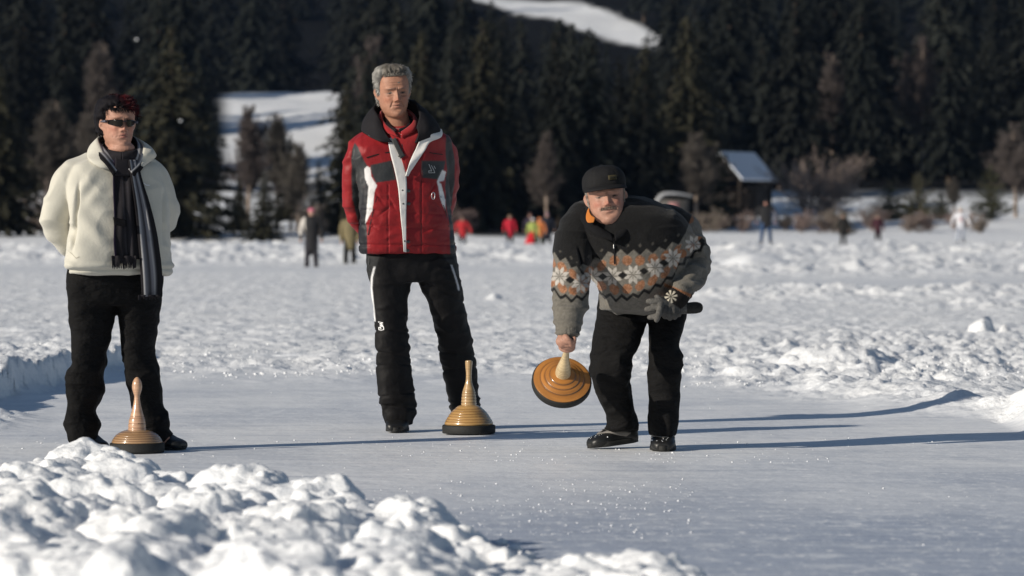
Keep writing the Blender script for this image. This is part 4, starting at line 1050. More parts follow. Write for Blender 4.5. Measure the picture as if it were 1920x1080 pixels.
    for z in np.linspace(-.10, .1224, m):
        hm = hair_mask(an, z); o = -.012+.033*sstep(-.008, .016+.02*sstep(.35, .6, np.sin(an)), hm)*(1-.35*(np.cos(an) > .2)*(z < .04))*(1+.28*(np.cos(an) < -.2)*sstep(-.07, .0, z))
        tt = max(z-.09, 0)*.25; Rg.append(H.w(H.surf(an, np.full(k, z), o*.9, o*.62, o)+np.array([0, 0, .006*sstep(.06, .12, z)])))
    S = Solid(); S.rings(np.array(Rg)); hm_ = S.mesh('hair'); V = getV(hm_); V += getN(hm_)*(.004*fbm(V*60, 2, 4))[:, None]; setV(hm_, V)
    def redc(V):
        L = H.l(V); q = sstep(-.03, .035, L[:, 0]+.6*(L[:, 2]-.10)+.022*fbm(V*38, 2, 8))*sstep(.015, .05, L[:, 2])*sstep(-.07, -.01, L[:, 1])*(.35+.65*sstep(-.2, .25, fbm(V*70, 2, 4)))
        c = np.tile(np.array([.008, .007, .009]), (len(V), 1)); return c*(1-q[:, None])+np.array([.060, .006, .009])*q[:, None]
    def fn(rn):
        phi = rn.rand()*6.283; z = rn.uniform(-.05, .122)
        if hair_mask(np.array([phi]), z)[0] < .004 or (math.cos(phi) > .2 and z < .02): return None
        p = H.surf(np.array([phi]), np.array([z]), .009, .008, .012)[0]+np.array([0, 0, .004*sstep(.06, .12, z)]); n = np.array([p[0]*1.1, p[1], max(z, 0)*.9]); n /= np.linalg.norm(n)
        d = n*.55+np.array([.35, .15, -.35 if z < .07 else .15])+rn.randn(3)*.28
        return p, d, rn.uniform(.014, .036), -n*.2+np.array([0, 0, -.25])
    hs = H.strands(fn, 2600, 5, .0045)
    def fn2(rn):  # fringe over the forehead
        x = rn.uniform(-.055, .058); p = H.surf(np.array([math.acos(np.clip(x/.075, -1, 1))]), np.array([.068]), .008, .013, 0)[0]
        return p, np.array([.45, .12, -1.0])+rn.randn(3)*.25, rn.uniform(.008, .030), np.array([0, -.12, 0])
    hs2 = H.strands(fn2, 190, 6, .0042)
    for q in (hm_, hs, hs2): set_col(q, redc(getV(q)))
    link('hair', join_meshes('hair', [hm_, hs, hs2]), MHAIR, T_)
    # ----- sunglasses
    MG = mat('sunglass_lens', (.004, .003, .004), .12, spec=.25); MFr = mat('sunglass_frame', (.012, .010, .014), .3, spec=.5)
    fr = []; root = None
    def gl(x, z, o=.0):   # wrap surface in front of the eyes
        return np.array([x, .102-6.5*x*x-abs(x)**3*120+o, z])
    Gf = np.zeros((41, 5, 3))
    for i, x in enumerate(np.linspace(-.068, .068, 41)):
        zt = .0155-.5*abs(x)*.10; zb = .0095-.5*abs(x)*.10
        if abs(x) < .010: zt, zb = .010, .004
        for j in range(5): Gf[i, j] = H.w(gl(x, zb+(zt-zb)*j/4))[0]
    root = link('sunglasses', sheet_mesh('sunglasses', Gf, .003), MFr, T_)
    for sx in (-1, 1):
        Gl = np.zeros((19, 9, 3))
        for i, u in enumerate(np.linspace(0, 1, 19)):
            x = sx*(.009+.052*u); zt = .0145-.004*u*u; zb = -.0195+.012*u*u+.010*(1-min(u/.18, 1))**2
            for j in range(9): Gl[i, j] = H.w(gl(x, zb+(zt-zb)*j/8, .0015))[0]
        link('lens', sheet_mesh('lens', Gl, .0025), MG, root)
        S = Solid(); P = [gl(sx*.064, .005), (sx*.0765, .055, .006), (sx*.080, .02, .006), (sx*.079, -.012, .006)]
        S.tube(H.w(np.array(P)), [(.006, .002), (.0055, .002), (.0035, .0018), (.003, .0018)], k=8, sub=5, up=(1, 0, 0)); link('temple', S.mesh('temple'), mat('glasses_temple', (.10, .10, .13), .35, spec=.5), root)
    shear(T_, .50, 0, G.p(0, 305)[2], G.p(0, 285)[2])
woman()

# ------------------------------------------------------------------ grey haired man in the red ski jacket
def man():
    G = Fig(20.42, 790); T_ = thing('person', G.loc, 'tall grey haired man in a red and grey ski jacket, hands behind his back', 'person')
    H = Head(G.p(737, 173.5, -.05), 1.02, yaw=14, pitch=4, tilt=-4, wf=1.03)
    J = {k: G.p(*v) for k, v in dict(hipL=(730, 490, 0), kneeL=(737, 630, -.02), ankleL=(748, 782, 0), toeL=(745, 800, -.15), hipR=(810, 490, 0), kneeR=(850, 640, .12), ankleR=(874, 780, .28), toeR=(880, 792, .16),
         shL=(685, 275, 0), elL=(668, 385, .08), wrL=(735, 450, .22), shR=(825, 275, 0), elR=(838, 370, .08), wrR=(775, 440, .24), pelvis=(770, 490, 0), waist=(765, 420, 0), chest=(757, 300, 0), neck=(748, 245, 0)).items()}
    S = Solid(); legs_body(S, J); S.tube([G.p(752, 262, .01), G.p(748, 238, -.01), G.p(742, 210, -.035)], [.066, .060, .056], k=24)
    H.add(S); hand(S, J['wrL'], (1, .1, -.1), (0, -1, .3), (0, 0, 1), (45, 55, 35)); hand(S, J['wrR'], (-.9, .3, -.1), (0, 1, .1), (0, 0, 1), (20, 30, 20))
    me = S.fuse('body', .0052, 2); zc = G.p(0, 245)[2]; subdivide_where(me, lambda c: c.z > zc)
    V = H.sculpt(getV(me), jowl=.6, age=3.0, nose=1.15, brow=1.9, smile=-.3); setV(me, V)
    set_col(me, H.paint(V, (.35, .175, .115), lips=(.30, .12, .10), browc=(.14, .115, .10), ruddy=.2, brow=.85)); link('body', me, MSKIN, T_)  # heavy eyebrow paint also stands in for the shadow under the brows
    # trousers
    S = Solid()
    S.slices(G.S([(689, 852, 455, -.12, .13), (688, 854, 480, -.13, .14), (689, 856, 505, -.125, .14), (694, 862, 528, -.11, .13)]))
    S.slices(G.S([(689, 772, 480, -.12, .13), (694, 771, 525, -.11, .12), (701, 764, 570, -.10, .11), (706, 763, 615, -.10, .10), (706, 767, 660, -.095, .095), (707, 771, 700, -.095, .095), (713, 777, 745, -.095, .095), (721, 778, 775, -.10, .09), (727, 772, 792, -.10, .085)]), n=2.3)
    S.slices(G.S(legshift([(768, 856, 485, -.12, .13), (784, 863, 528, -.11, .12), (802, 870, 570, -.10, .11), (817, 878, 615, -.10, .10), (825, 888, 660, -.095, .095), (830, 893, 700, -.095, .095), (842, 897, 745, -.095, .095), (847, 898, 775, -.10, .09), (852, 895, 789, -.10, .085)], 540, 789, .28)), n=2.3)
    MT = mat('ski_trousers', (0, 0, 0), .7, attr='Col', bump=[(10, .6, .02), (35, .35, .006), (400, .3, .001)], spec=.2, var=.2, vscale=6)
    def dz(V, N):
        px, py = G.pix(V); a = .005+.006*np.exp(-((py-640)/40)**2)+.007*sstep(700, 770, py); return wrinkle(V, N, a, (8, 8, 17), 51)
    def dz2(V, N):
        px, py = G.pix(V); k = np.zeros(len(V))
        for y0, sl in ((622, .05), (684, -.03), (665, .18), (762, .10), (740, -.12)): k -= .007*np.exp(-((py-y0-sl*(px-740))/1.8)**2)*(px < 785)
        for y0, sl in ((665, .12), (694, -.1), (560, .5), (760, .1)): k -= .006*np.exp(-((py-y0-sl*(px-855))/2.0)**2)*(px > 785)
        return N*k[:, None]
    def ct(V, N):
        px, py = G.pix(V); c = np.tile(np.array([.0075, .007, .0075]), (len(V), 1)); g_ = in_poly(px, py, [(686, 470), (714, 470), (706, 505), (700, 540), (690, 540)])|in_poly(px, py, [(826, 470), (856, 470), (862, 520), (850, 505), (838, 490)])
        c[g_] = (.024, .025, .026)
        # white piping down the outer seam
        xl = np.interp(py, [500, 520, 540, 560, 600], [703, 698, 697, 699, 703]); m = (np.abs(px-xl) < 1.8)&(py > 500)&(py < 602)&(N[:, 1] < .5); c[m] = (.65, .65, .66)
        xr = np.interp(py, [495, 515, 535, 556], [845, 852, 858, 862]); m = (np.abs(px-xr) < 1.7)&(py > 497)&(py < 545)&(N[:, 1] < .5); c[m] = (.55, .55, .57)
        return c
    o, me = garment('trousers', S, .0062, MT, T_, 3, (dz, dz2), ct); B = bvh_of(me)
    MW = mat('white_mark', (.8, .8, .8), .6)
    def z3(q): return (695+q[0]/21.6, 580+q[1]/21.6)
    for path in ([(310, 510), (490, 545), (370, 585), (495, 640), (380, 665), (520, 705), (530, 815), (430, 850), (335, 825), (325, 740), (400, 725), (415, 790)],): link('leg_logo', G.stroke(B, [z3(q) for q in path], 1.7, .003, 'leg_logo'), MW, o)
    link('side_zip', G.stroke(B, [(692, 482), (691, 496), (694, 507)], 1.6, .004), mat('dark_zip', (.05, .05, .05), .4), o)
    for hp, tp, an in ((G.p(748, 0, .10), G.p(744, 0, -.16), G.p(748, 785, 0)), (G.p(871, 0, .36), G.p(884, 0, .12), G.p(874, 785, .28))):
        hp[2] = .004; tp[2] = .004; S = Solid(); shoe(S, hp, tp, .056, .10, an); o, me = garment('shoe', S, .006, MLEATHER, T_, 2); link('sole', sole_mesh(hp, tp, .057, .022), MRUB, o)
    # jacket
    S = Solid()
    S.slices(G.S([(715, 785, 238, -.07, .07), (692, 812, 248, -.10, .10), (672, 832, 258, -.12, .12), (664, 841, 275, -.135, .13), (664, 842, 300, -.145, .135), (672, 840, 335, -.155, .135), (677, 842, 375, -.165, .13), (677, 846, 415, -.17, .13), (677, 851, 450, -.165, .135), (677, 854, 468, -.16, .14), (682, 850, 474, -.15, .13)]), n=2.8, k=64)
    S.tube(G.P([(700, 262, .01), (678, 278, .01), (668, 315, .02), (666, 350, .05), (667, 385, .09), (682, 418, .15), (725, 445, .22)]), [(.058, .07), (.062, .075), (.060, .07), (.056, .066), (.053, .062), (.05, .055), (.045, .045)], k=28)
    S.tube(G.P([(805, 262, .01), (830, 275, .01), (838, 310, .02), (838, 345, .05), (832, 380, .10), (810, 412, .17), (775, 440, .23)]), [(.055, .07), (.054, .075), (.053, .07), (.053, .066), (.052, .062), (.05, .055), (.045, .045)], k=28)
    red = (.25, .013, .016); grey = (.036, .038, .040); blk = (.014, .0145, .018); wht = (.72, .70, .69); lin = (.02, .018, .02)
    polys = [(grey, [(666, 268), (672, 276), (683, 300), (692, 315), (696, 335), (690, 345), (683, 350), (678, 392), (677, 428), (668, 404), (661, 372), (659, 336), (660, 288)]),
             (red, [(640, 258), (664, 266), (661, 288), (660, 336), (662, 372), (669, 402), (676, 430), (640, 430)]),
             (blk, [(678, 388), (681, 355), (690, 338), (693, 350), (690, 384), (688, 416), (690, 480), (672, 480), (674, 400)]),
             (wht, [(684, 317), (689, 312), (695, 315), (697, 331), (708, 348), (703, 360), (699, 394), (686, 420), (689, 384), (692, 350), (685, 335)]),
             (grey, [(695, 310), (735, 301), (743, 337), (706, 343), (698, 326)]),
             (grey, [(791, 301), (835, 301), (828, 337), (791, 333)]),
             (wht, [(829, 318), (836, 322), (832, 338), (822, 341), (827, 345), (835, 375), (834, 396), (825, 372), (819, 340)]),
             (grey, [(836, 250), (846, 262), (852, 300), (852, 345), (846, 385), (838, 395), (834, 350), (838, 318), (835, 290)]),
             (blk, [(835, 330), (842, 340), (839, 362), (846, 400), (856, 480), (843, 480), (843, 430), (836, 385)]),
             (lin, [(728, 246), (735, 262), (748, 290), (762, 326), (772, 290), (782, 262), (790, 246)])]
    def cj(V, N):
        px, py = G.pix(V); wob = .8*fbm(V*20, 2, 5); px = px+wob; c = np.tile(np.array(red), (len(V), 1)); f = N[:, 1] < .35
        for col, pl in polys: c[in_poly(px, py, pl)&f] = col
        c[(N[:, 1] >= .35)&(px < 700)&(py > 265)&(py < 300)] = red
        for y0, xs in ((None, None),): pass
        return c
    def d1(V, N):
        px, py = G.pix(V); arm = np.maximum(sstep(684, 678, px), sstep(836, 842, px)); a = .0045+.004*arm; return wrinkle(V, N, a, (9, 8, 13), 61)
    def d2(V, N):
        px, py = G.pix(V); f = N[:, 1] < 0; k = np.zeros(len(V))
        # quilting puffs, hem seam, placket edge
        q = sstep(345, 360, py); k += q*.0045*fbm(V*np.array([14, 5, 26]), 2, 71); k -= .006*np.exp(-((py-459)/1.5)**2)
        k -= .004*np.exp(-((px-790)/1.2)**2)*(py > 290)*f; k -= .004*np.exp(-((px-728)/1.2)**2)*(py > 345)*f
        for y0 in (398, 426): k -= .003*np.exp(-((py-y0-.06*(px-760))/1.5)**2)*f
        for i in range(7):
            x0 = (712, 722, 700, 812, 822, 806, 735)[i]; y0 = (372, 395, 425, 352, 385, 430, 380)[i]; a = (.9, -.7, .5, -1.1, .8, -.4, 1.1)[i]
            u = (px-x0)*math.cos(a)+(py-y0)*math.sin(a); v = -(px-x0)*math.sin(a)+(py-y0)*math.cos(a); k -= .0055*np.exp(-(v/1.7)**2-(u/13)**2)*f
        return N*k[:, None]
    MJ = mat('ski_jacket', (0, 0, 0), .55, attr='Col', bump=[(16, .5, .012), (45, .35, .005), (500, .25, .001)], spec=.3, var=.10, vscale=18)
    jk, me = garment('jacket', S, .0052, MJ, T_, 3, (d1, d2), cj); B = bvh_of(me)
    MWH = mat('white_fabric', (.70, .68, .66), .7, bump=[(30, .4, .006)])
    fl = G.drape(B, [(727, 262), (733, 292), (740, 319), (747, 355), (751, 400), (755, 440), (757, 472)], [(736, 256), (746, 278), (755, 296), (761, 322), (763, 355), (762, 400), (762, 440), (762, 473)], 7, 60, .010, False, None, .005, 'zip_flap'); link('zip_flap', fl, MWH, jk)
    fl = G.drape(B, [(816, 241), (796, 247), (787, 262), (779, 280), (772, 296), (766, 312), (761, 330)], [(827, 241), (827, 256), (806, 266), (797, 281), (786, 297), (776, 312), (765, 330)], 9, 40, .022, False, lambda u, v: .006*np.sin(v*9+u*3)+.010*(1-v), .006, 'lapel'); link('lapel', fl, MWH, jk)
    fl = G.drape(B, [(680, 243), (690, 254), (704, 260)], [(683, 239), (692, 250), (706, 257)], 4, 12, .012, False, None, .004, 'collar_trim'); link('collar_trim', fl, MWH, jk)
    MBK = mat('black_lining', (.012, .011, .013), .8, bump=[(30, .5, .008)], spec=.2)
    col = G.collar([(736, 267, -.150), (708, 264, -.145), (681, 247, -.05), (688, 238, .07), (740, 232, .125), (800, 236, .09), (826, 247, -.02), (806, 258, -.13), (778, 268, -.155)],
                   [(716, 236, -.115), (708, 216, -.085), (702, 203, -.02), (712, 194, .05), (740, 190, .075), (768, 188, .05), (778, 193, -.02), (786, 214, -.08), (782, 240, -.125)], .014, .016, nv=12)
    V = getV(col); V += getN(col)*(.003*fbm(V*22, 2, 8))[:, None]; setV(col, V); cl = link('collar', col, MBK, jk)
    fl = G.drape(B, [(734, 262), (744, 282), (751, 298)], [(742, 258), (754, 282), (760, 292)], 5, 12, .022, False, None, .005, 'inner_flap'); link('inner_flap', fl, mat('grey_lining', (.05, .05, .05), .7), jk)
    # pullover
    MP = mat('red_fleece', (.27, .010, .013), .9, bump=[(80, .5, .003)], sheen=.2)
    pf = G.drape(B, [(722, 240), (738, 265), (750, 290), (761, 322)], [(790, 240), (782, 265), (773, 290), (764, 322)], 12, 24, .016, False, lambda u, v: -.006*abs(u-.5)*np.ones_like(v), .004)
    pc = G.collar([(746, 256, -.150), (726, 248, -.13), (712, 232, -.04), (722, 220, .05), (745, 214, .075), (768, 220, .05), (782, 232, -.04), (776, 246, -.12), (752, 258, -.150)],
                  [(738, 246, -.135), (722, 232, -.105), (714, 212, -.04), (722, 206, .03), (744, 202, .05), (764, 206, .03), (775, 216, -.04), (772, 232, -.10), (752, 248, -.135)], .008, .008)
    po = link('pullover', join_meshes('pullover', [pf, pc]), MP, T_)
    zc_ = G.collar([(744, 247, -.128), (728, 238, -.105), (719, 228, -.05), (745, 216, .06), (770, 226, -.04), (764, 240, -.10), (748, 248, -.128)], [(741, 242, -.122), (728, 233, -.10), (719, 222, -.05), (745, 210, .06), (769, 220, -.04), (762, 236, -.095), (748, 242, -.122)], .006, .003); link('undershirt_collar', zc_, MBK, po)
    link('zip', G.stroke(B, [(752, 250), (754, 272), (760, 318)], 1.1, .019, 'zip'), MATS['dark_zip'], po)
    S = Solid(); S.ball(G.p(753, 252, B.ray_cast(Vector((*G.p(753, 256)[:1], -3, G.p(753, 256)[2])), Vector((0, 1, 0)))[0].y-.024), .004, 6); link('zip_pull', S.mesh('zip_pull'), mat('bright_metal', (.7, .7, .7), .3, metal=1), po)
    # details
    MZ = mat('zip_tape', (.008, .008, .009), .5)
    for nm, pts, w_ in (('pocket_zip', [(689, 296), (705, 291), (733, 285)], 2.2), ('pocket_zip', [(791, 283), (812, 287), (829, 289)], 1.6), ('pocket_zip', [(708, 369), (700, 398), (691, 440)], 1.5), ('pocket_zip', [(826, 368), (836, 400), (841, 425)], 1.2), ('placket_seam', [(790, 338), (790, 400), (791, 462)], .7)):
        link(nm, G.stroke(B, pts, w_, .003, nm), MZ, jk)
    link('pocket_edge', G.stroke(B, [(791, 301), (790, 318), (791, 333)], .7, .004), MATS['grey_lining'], jk)
    ML = mat('silver_print', (.42, .42, .42), .4)
    for pts in ([(804, 308), (809, 320)], [(808.5, 310), (812, 317)], [(803.5, 320), (804, 324), (815, 323.5), (811, 314)], [(809, 320.5), (804, 320)], [(813.5, 311), (816, 316)]): link('chest_logo', G.stroke(B, pts, 1.15, .004, 'chest_logo'), ML, jk)
    MM = mat('snap_metal', (.10, .10, .10), .3, metal=.8)
    for x_, y_ in ((766, 358), (766.5, 382), (765.5, 453), (764.5, 470)):
        v = G.p(x_, y_, -.15); h = B.ray_cast(Vector((v[0], -3, v[2])), Vector((0, 1, 0)))[0]; S = Solid(); S.ball((v[0], h.y-.003, v[2]), (.0095, .005, .0085), 8); link('snap_button', S.mesh('snap_button'), MM, jk)
    for x_, y_ in ((749, 293), (756, 357), (757, 382), (760, 452)):
        v = G.p(x_-5, y_, -.15); h = B.ray_cast(Vector((v[0], -3, v[2])), Vector((0, 1, 0)))[0]; S = Solid(); S.ball((v[0]+.011, h.y-.014, v[2]), (.0045, .003, .0045), 6); link('snap_button', S.mesh('snap_button'), MM, jk)
    v = G.p(812, 367, -.15); h = B.ray_cast(Vector((v[0], -3, v[2])), Vector((0, 1, 0)))[0]; an = np.linspace(0, 2*np.pi, 20)
    S = Solid(); S.tube([(v[0]+.008*math.cos(a), h.y-.008, v[2]+.017*math.sin(a)) for a in an], [.002]*20, k=6, sub=2, up=(0, 1, 0)); link('ring_clip', S.mesh('ring_clip'), MATS['bright_metal'], jk)
    # hair
    def hm(phi, z):
        f = np.sin(phi); line = np.interp(f, [-1, -.15, .0, .30, .42, .62, 1], [-.070, -.055, -.022, .004, .050, .076, .080])+.004*np.sin(phi*23)+.003*np.sin(phi*51+1); return z-line
    k = 100; m = 64; an = np.linspace(0, 2*np.pi, k, endpoint=False); Rg = []
    for z in np.linspace(-.10, .1224, m):
        o = -.010+(.024+.008*sstep(.03, .09, z))*sstep(-.006, .014+.022*sstep(.3, .6, np.sin(an)), hm(an, z)); sd_ = sstep(.5, .85, np.abs(np.cos(an)))*sstep(.075, .03, z); Rg.append(H.w(H.surf(an, np.full(k, z), o*(1-.5*sd_), o*.75, o)+np.array([0, 0, .015*sstep(.06, .12, z)])))
    S = Solid(); S.rings(np.array(Rg)); h0 = S.mesh('hair'); V = getV(h0); V += getN(h0)*(.006*fbm(V*np.array([75, 22, 40]), 2, 4)+.005*fbm(V*22, 2, 5))[:, None]; setV(h0, V)
    def fn(rn):
        phi = rn.rand()*6.283; z = rn.uniform(-.06, .122)
        if hm(np.array([phi]), z)[0] < .006: return None
        p = H.surf(np.array([phi]), np.array([z]), .013 if z > .06 else .007, .010, .013)[0]+np.array([0, 0, .012*sstep(.06, .12, z)]); n = np.array([p[0], p[1], max(z, 0)*.9]); n /= np.linalg.norm(n)
        d = np.array([.30*np.sign(p[0]+.02)+.15, -1.0, .05 if z > .09 else -.45])+n*.22+rn.randn(3)*.17
        return p, d, rn.uniform(.016, .032), -n*.25
    h1 = H.strands(fn, 3600, 9, .0034)
    def fn2(rn):  # quiff: rises from the forehead and sweeps back
        x = rn.uniform(-.052, .052); p = H.surf(np.array([math.acos(np.clip(x/.072, -1, 1))]), np.array([.082+rn.uniform(0, .012)]), .006, .004, 0)[0]
        return p, np.array([.45, .25, 1.0])+rn.randn(3)*.25, rn.uniform(.016, .030), np.array([.2, -1.2, -.2])
    h2 = H.strands(fn2, 700, 10, .0036)
    for q in (h0, h1, h2):
        V = getV(q); L = H.l(V); t = np.clip(.5+1.3*fbm(V*np.array([95, 35, 50]), 2, 6), 0, 1.2)[:, None] if q is h0 else (np.random.RandomState(4).rand(len(V)//10+1).repeat(10)[:len(V)])[:, None]*1.25; sd = sstep(.045, .065, np.abs(L[:, 0]))[:, None]*.8
        base = np.array([.10, .088, .074])*(1-t)+np.array([.21, .19, .165])*t; set_col(q, (base*(1-sd)+np.array([.34, .33, .31])*sd*(.6+.5*t))*(.8 if q is h0 else 1.25))
    link('hair', join_meshes('hair', [h0, h1, h2]), MHAIR, T_)
    shear(T_, .40, -.08, G.p(0, 285)[2], G.p(0, 240)[2])
man()
# ------------------------------------------------------------------ player throwing the stock
GP = Fig(18.65, 1180)
HAX = np.array([.085, -.76, .645]); HAX /= np.linalg.norm(HAX)
STK = GP.p(1052, 723, -.27)          # bottom centre of the held stock
def player():
    G = GP; T_ = thing('person', G.loc, 'moustached man in a black cap and patterned sweater leaning forward, swinging an ice stock', 'person')
    H = Head(G.p(1136, 371.5, -.245), 1.02, yaw=2, pitch=-4, tilt=-7, wf=1.08, jaw=1.12)
    grip = STK+HAX*.312
    J = {k: G.p(*v) for k, v in dict(hipL=(1165, 545, .22), kneeL=(1148, 690, .02), ankleL=(1167, 806, .18), toeL=(1125, 830, .10), hipR=(1245, 545, .22), kneeR=(1247, 680, -.02), ankleR=(1243, 812, .05), toeR=(1243, 835, -.14),
         shL=(1085, 430, -.15), elL=(1072, 545, -.36), wrL=(1062, 628, -.45), shR=(1262, 425, -.08), elR=(1300, 498, .0), wrR=(1272, 552, -.22), pelvis=(1205, 540, .22), waist=(1190, 500, .10), chest=(1172, 440, -.08), neck=(1150, 415, -.16)).items()}
    S = Solid(); legs_body(S, J); S.tube([G.p(1156, 440, -.12), G.p(1148, 420, -.18), G.p(1140, 395, -.22)], [.070, .066, .062], k=24); H.add(S)
    # right hand: fingers wrapped round the handle
    ax = HAX; J['wrL'] = grip+np.array([-.006, .020, .042]); w0 = J['wrL']; left = np.array([-1.0, 0, 0]); left -= ax*np.dot(left, ax); left /= np.linalg.norm(left); back = np.cross(ax, left)
    if back[1] > 0: back = -back       # towards the camera
    S.tube([w0+np.array([0, .02, .03]), w0, grip+left*.024+back*.004], [(.030, .026), (.030, .024), (.031, .024)], k=16, sub=5)
    S.ball(grip+left*.028, (.020, .026, .030), 8)
    for i in range(4):
        o = ax*(.022-.0195*i); r = .0205; P = []
        for a in np.linspace(-15, 235, 8):
            c, s_ = math.cos(R(a)), math.sin(R(a)); P.append(grip+o+left*(r+.006)*c*1.1+back*r*s_)
        S.tube(P, [.0105, .0104, .0102, .0098, .0095, .0092, .0086, .0075], k=10, sub=3)
    P = [w0+left*.004+(grip-w0)*.25, grip+ax*.036+back*.004+left*.010, grip+ax*.030+back*.016-left*.006, grip+ax*.012+back*.026-left*.014]; S.tube(P, [.016, .0135, .0115, .009], k=10, sub=4)
    # other hand inside the glove
    hand(S, J['wrR'], (-.55, -.45, -.45), (.1, .3, -1), (-.6, -.5, .6), (55, 60, 40), sc_=.95)
    me = S.fuse('body', .0036, 2); zc = G.p(0, 442)[2]
    V = H.sculpt(getV(me), jowl=1.0, age=1.6, nose=1.15, brow=1.2, smile=1.2); setV(me, V)
    c = H.paint(V, (.37, .20, .145), lips=(.28, .13, .10), browc=(.09, .07, .055), ruddy=.28, brow=.7, smile=1.2); Lh = H.l(V); mm = np.exp(-((Lh[:, 2]+.0500+.10*np.abs(Lh[:, 0])**1.0*.5)/.0060)**4)*(np.abs(Lh[:, 0]) < .030)*(Lh[:, 1] > .04); c = c*(1-.85*mm[:, None])+np.array([.13, .09, .068])*.85*mm[:, None]; link('body', me, MSKIN, T_); set_col(me, c)
    # moustache and eyebrows
    def fm(rn):
        x = rn.uniform(-.027, .027); ph = math.acos(np.clip(x/.07, -1, 1)); z = -.0475-.006*(abs(x)/.03)**2+rn.uniform(-.004, .004)
        p = H.surf(np.array([ph]), np.array([z]), 0, 0, 0)[0]; p[1] += .0085*math.exp(-(x/.022)**2)
        return p, np.array([x*14, .18, -.85])+rn.randn(3)*.12, rn.uniform(.005, .009), np.array([0, -.3, 0])
    ms = H.strands(fm, 300, 3, .0024); V = getV(ms); set_col(ms, np.tile(np.array([.20, .145, .115]), (len(V), 1))*(1+.35*fbm(V*120, 2, 2))[:, None]); link('moustache', ms, MHAIR, T_)
    def hmk(phi, z): return z+.030-.02*0
    def fh(rn):
        sx = rn.choice((-1, 1)); phi = (0 if sx > 0 else math.pi)+rn.uniform(-.9, .22)*sx*1.0; z = rn.uniform(-.035, .05)
        p = H.surf(np.array([phi]), np.array([z]), .003, .003, .003)[0]; return p, np.array([sx*.1, -.5, -1.0])+rn.randn(3)*.12, rn.uniform(.010, .02), np.array([0, 0, 0.])
    hr = H.strands(fh, 1500, 5, .003); set_col(hr, np.tile(np.array([.34, .31, .28]), (len(hr.vertices), 1))); link('hair', hr, MHAIR, T_)
    # cap
    k = 72; an = np.linspace(0, 2*np.pi, k, endpoint=False); Rg = []
    for t in np.linspace(0, 1, 30):
        z = .040+.092*math.sin(t*math.pi/2); q = math.cos(t*math.pi/2)**.55
        puff = .012+.008*math.sin(t*math.pi)
        W = (.0745+puff)*q+1e-4; Ff = (.086+puff)*q+1e-4; Bk = (.098+puff)*q+1e-4; c_ = np.cos(an); s_ = np.sin(an)
        x = np.sign(c_)*np.abs(c_)**.9*W; f = np.where(s_ > 0, np.abs(s_)**.9*Ff, -np.abs(s_)**.9*Bk)
        Rg.append(H.w(np.stack([x, f, np.full(k, z+.012*t)-.018*(s_ < 0)*(1-t)*np.abs(s_)], -1)))
    S = Solid(); S.rings(np.array(Rg)); S.ball(H.w(np.array([(0, -.004, .146)]))[0], (.008, .008, .005), 6)
    cm = S.fuse('cap', .0045, 1); V = getV(cm); L = H.l(V); kk = -.0022*np.exp(-(np.sin(3*np.arctan2(L[:, 1], L[:, 0]))/.10)**2)*sstep(.05, .07, L[:, 2])
    setV(cm, V+getN(cm)*(kk+.0022*fbm(V*28, 2, 3))[:, None])
    MC = mat('cap_cloth', (.010, .010, .011), .8, bump=[(40, .4, .004), (300, .4, .001)], spec=.2); cap = link('cap', cm, MC, T_)
    Gb = np.zeros((31, 9, 3))
    for i, a in enumerate(np.linspace(R(14), R(166), 31)):
        for j in range(9):
            t = j/8; c_ = math.cos(a); s_ = math.sin(a); x = c_*(.084+.004*t); f = s_**.9*(.094)+(.050*t)*(s_**.55); z = .052-.010*t*t-.016*t*s_*.55-.006*abs(c_)**2*t-.004
            Gb[i, j] = H.w((x, f, z))[0]
    link('cap_brim', sheet_mesh('cap_brim', Gb, .005), MC, cap)
    Gp = np.zeros((9, 5, 3))
    for i in range(9):
        for j in range(5):
            x = .014+.034*i/8; z = .070+.020*j/4; Gp[i, j] = H.w((x, math.sqrt(max(0, 1-(x/.092)**2))*.1035-(z-.05)*.12+.004, z))[0]
    pt = link('cap_patch', sheet_mesh('cap_patch', Gp, .002), mat('patch_thread', (.055, .045, .02), .8), cap)
    Gp2 = Gp[1:-1, 1:-1]-0; nrm = H.w((0, 1, 0))[0]-H.w((0, 0, 0))[0]; Gp2 = Gp2+nrm/np.linalg.norm(nrm)*.0022; link('patch_field', sheet_mesh('patch_field', Gp2, .001), mat('patch_dark', (.022, .020, .012), .8), pt)
    # trousers
    S = Solid()
    S.slices(G.S([(1128, 1285, 520, .08, .36), (1124, 1288, 550, .06, .37), (1120, 1290, 580, .02, .34), (1122, 1284, 600, .0, .28)]))
    S.slices(G.S(legshift([(1126, 1218, 560, .05, .33), (1117, 1213, 600, -.02, .24), (1111, 1200, 640, -.09, .14), (1107, 1182, 688, -.13, .06), (1111, 1180, 715, -.12, .07), (1119, 1184, 745, -.08, .11), (1134, 1190, 775, -.05, .14), (1139, 1195, 806, -.04, .14)], 640, 806, .10)), n=2.25)
    S.slices(G.S([(1214, 1290, 560, .05, .33), (1216, 1286, 600, -.02, .22), (1218, 1274, 640, -.08, .12), (1217, 1279, 665, -.10, .09), (1217, 1277, 710, -.09, .09), (1217, 1274, 745, -.075, .11), (1216, 1270, 780, -.07, .12), (1219, 1267, 816, -.08, .11)]), n=2.25)
    def dz(V, N):
        px, py = G.pix(V); a = .004+.007*np.exp(-((py-700)/40)**2)+.008*sstep(750, 800, py); return wrinkle(V, N, a, (8, 8, 15), 81)
    garment('trousers', S, .0065, MBLK, T_, 3, (dz,))
    # shoes
    MSG = mat('shoe_trim', (.20, .185, .17), .7, bump=[(80, .3, .002)]); MLC = mat('lace', (.02, .02, .02), .7)
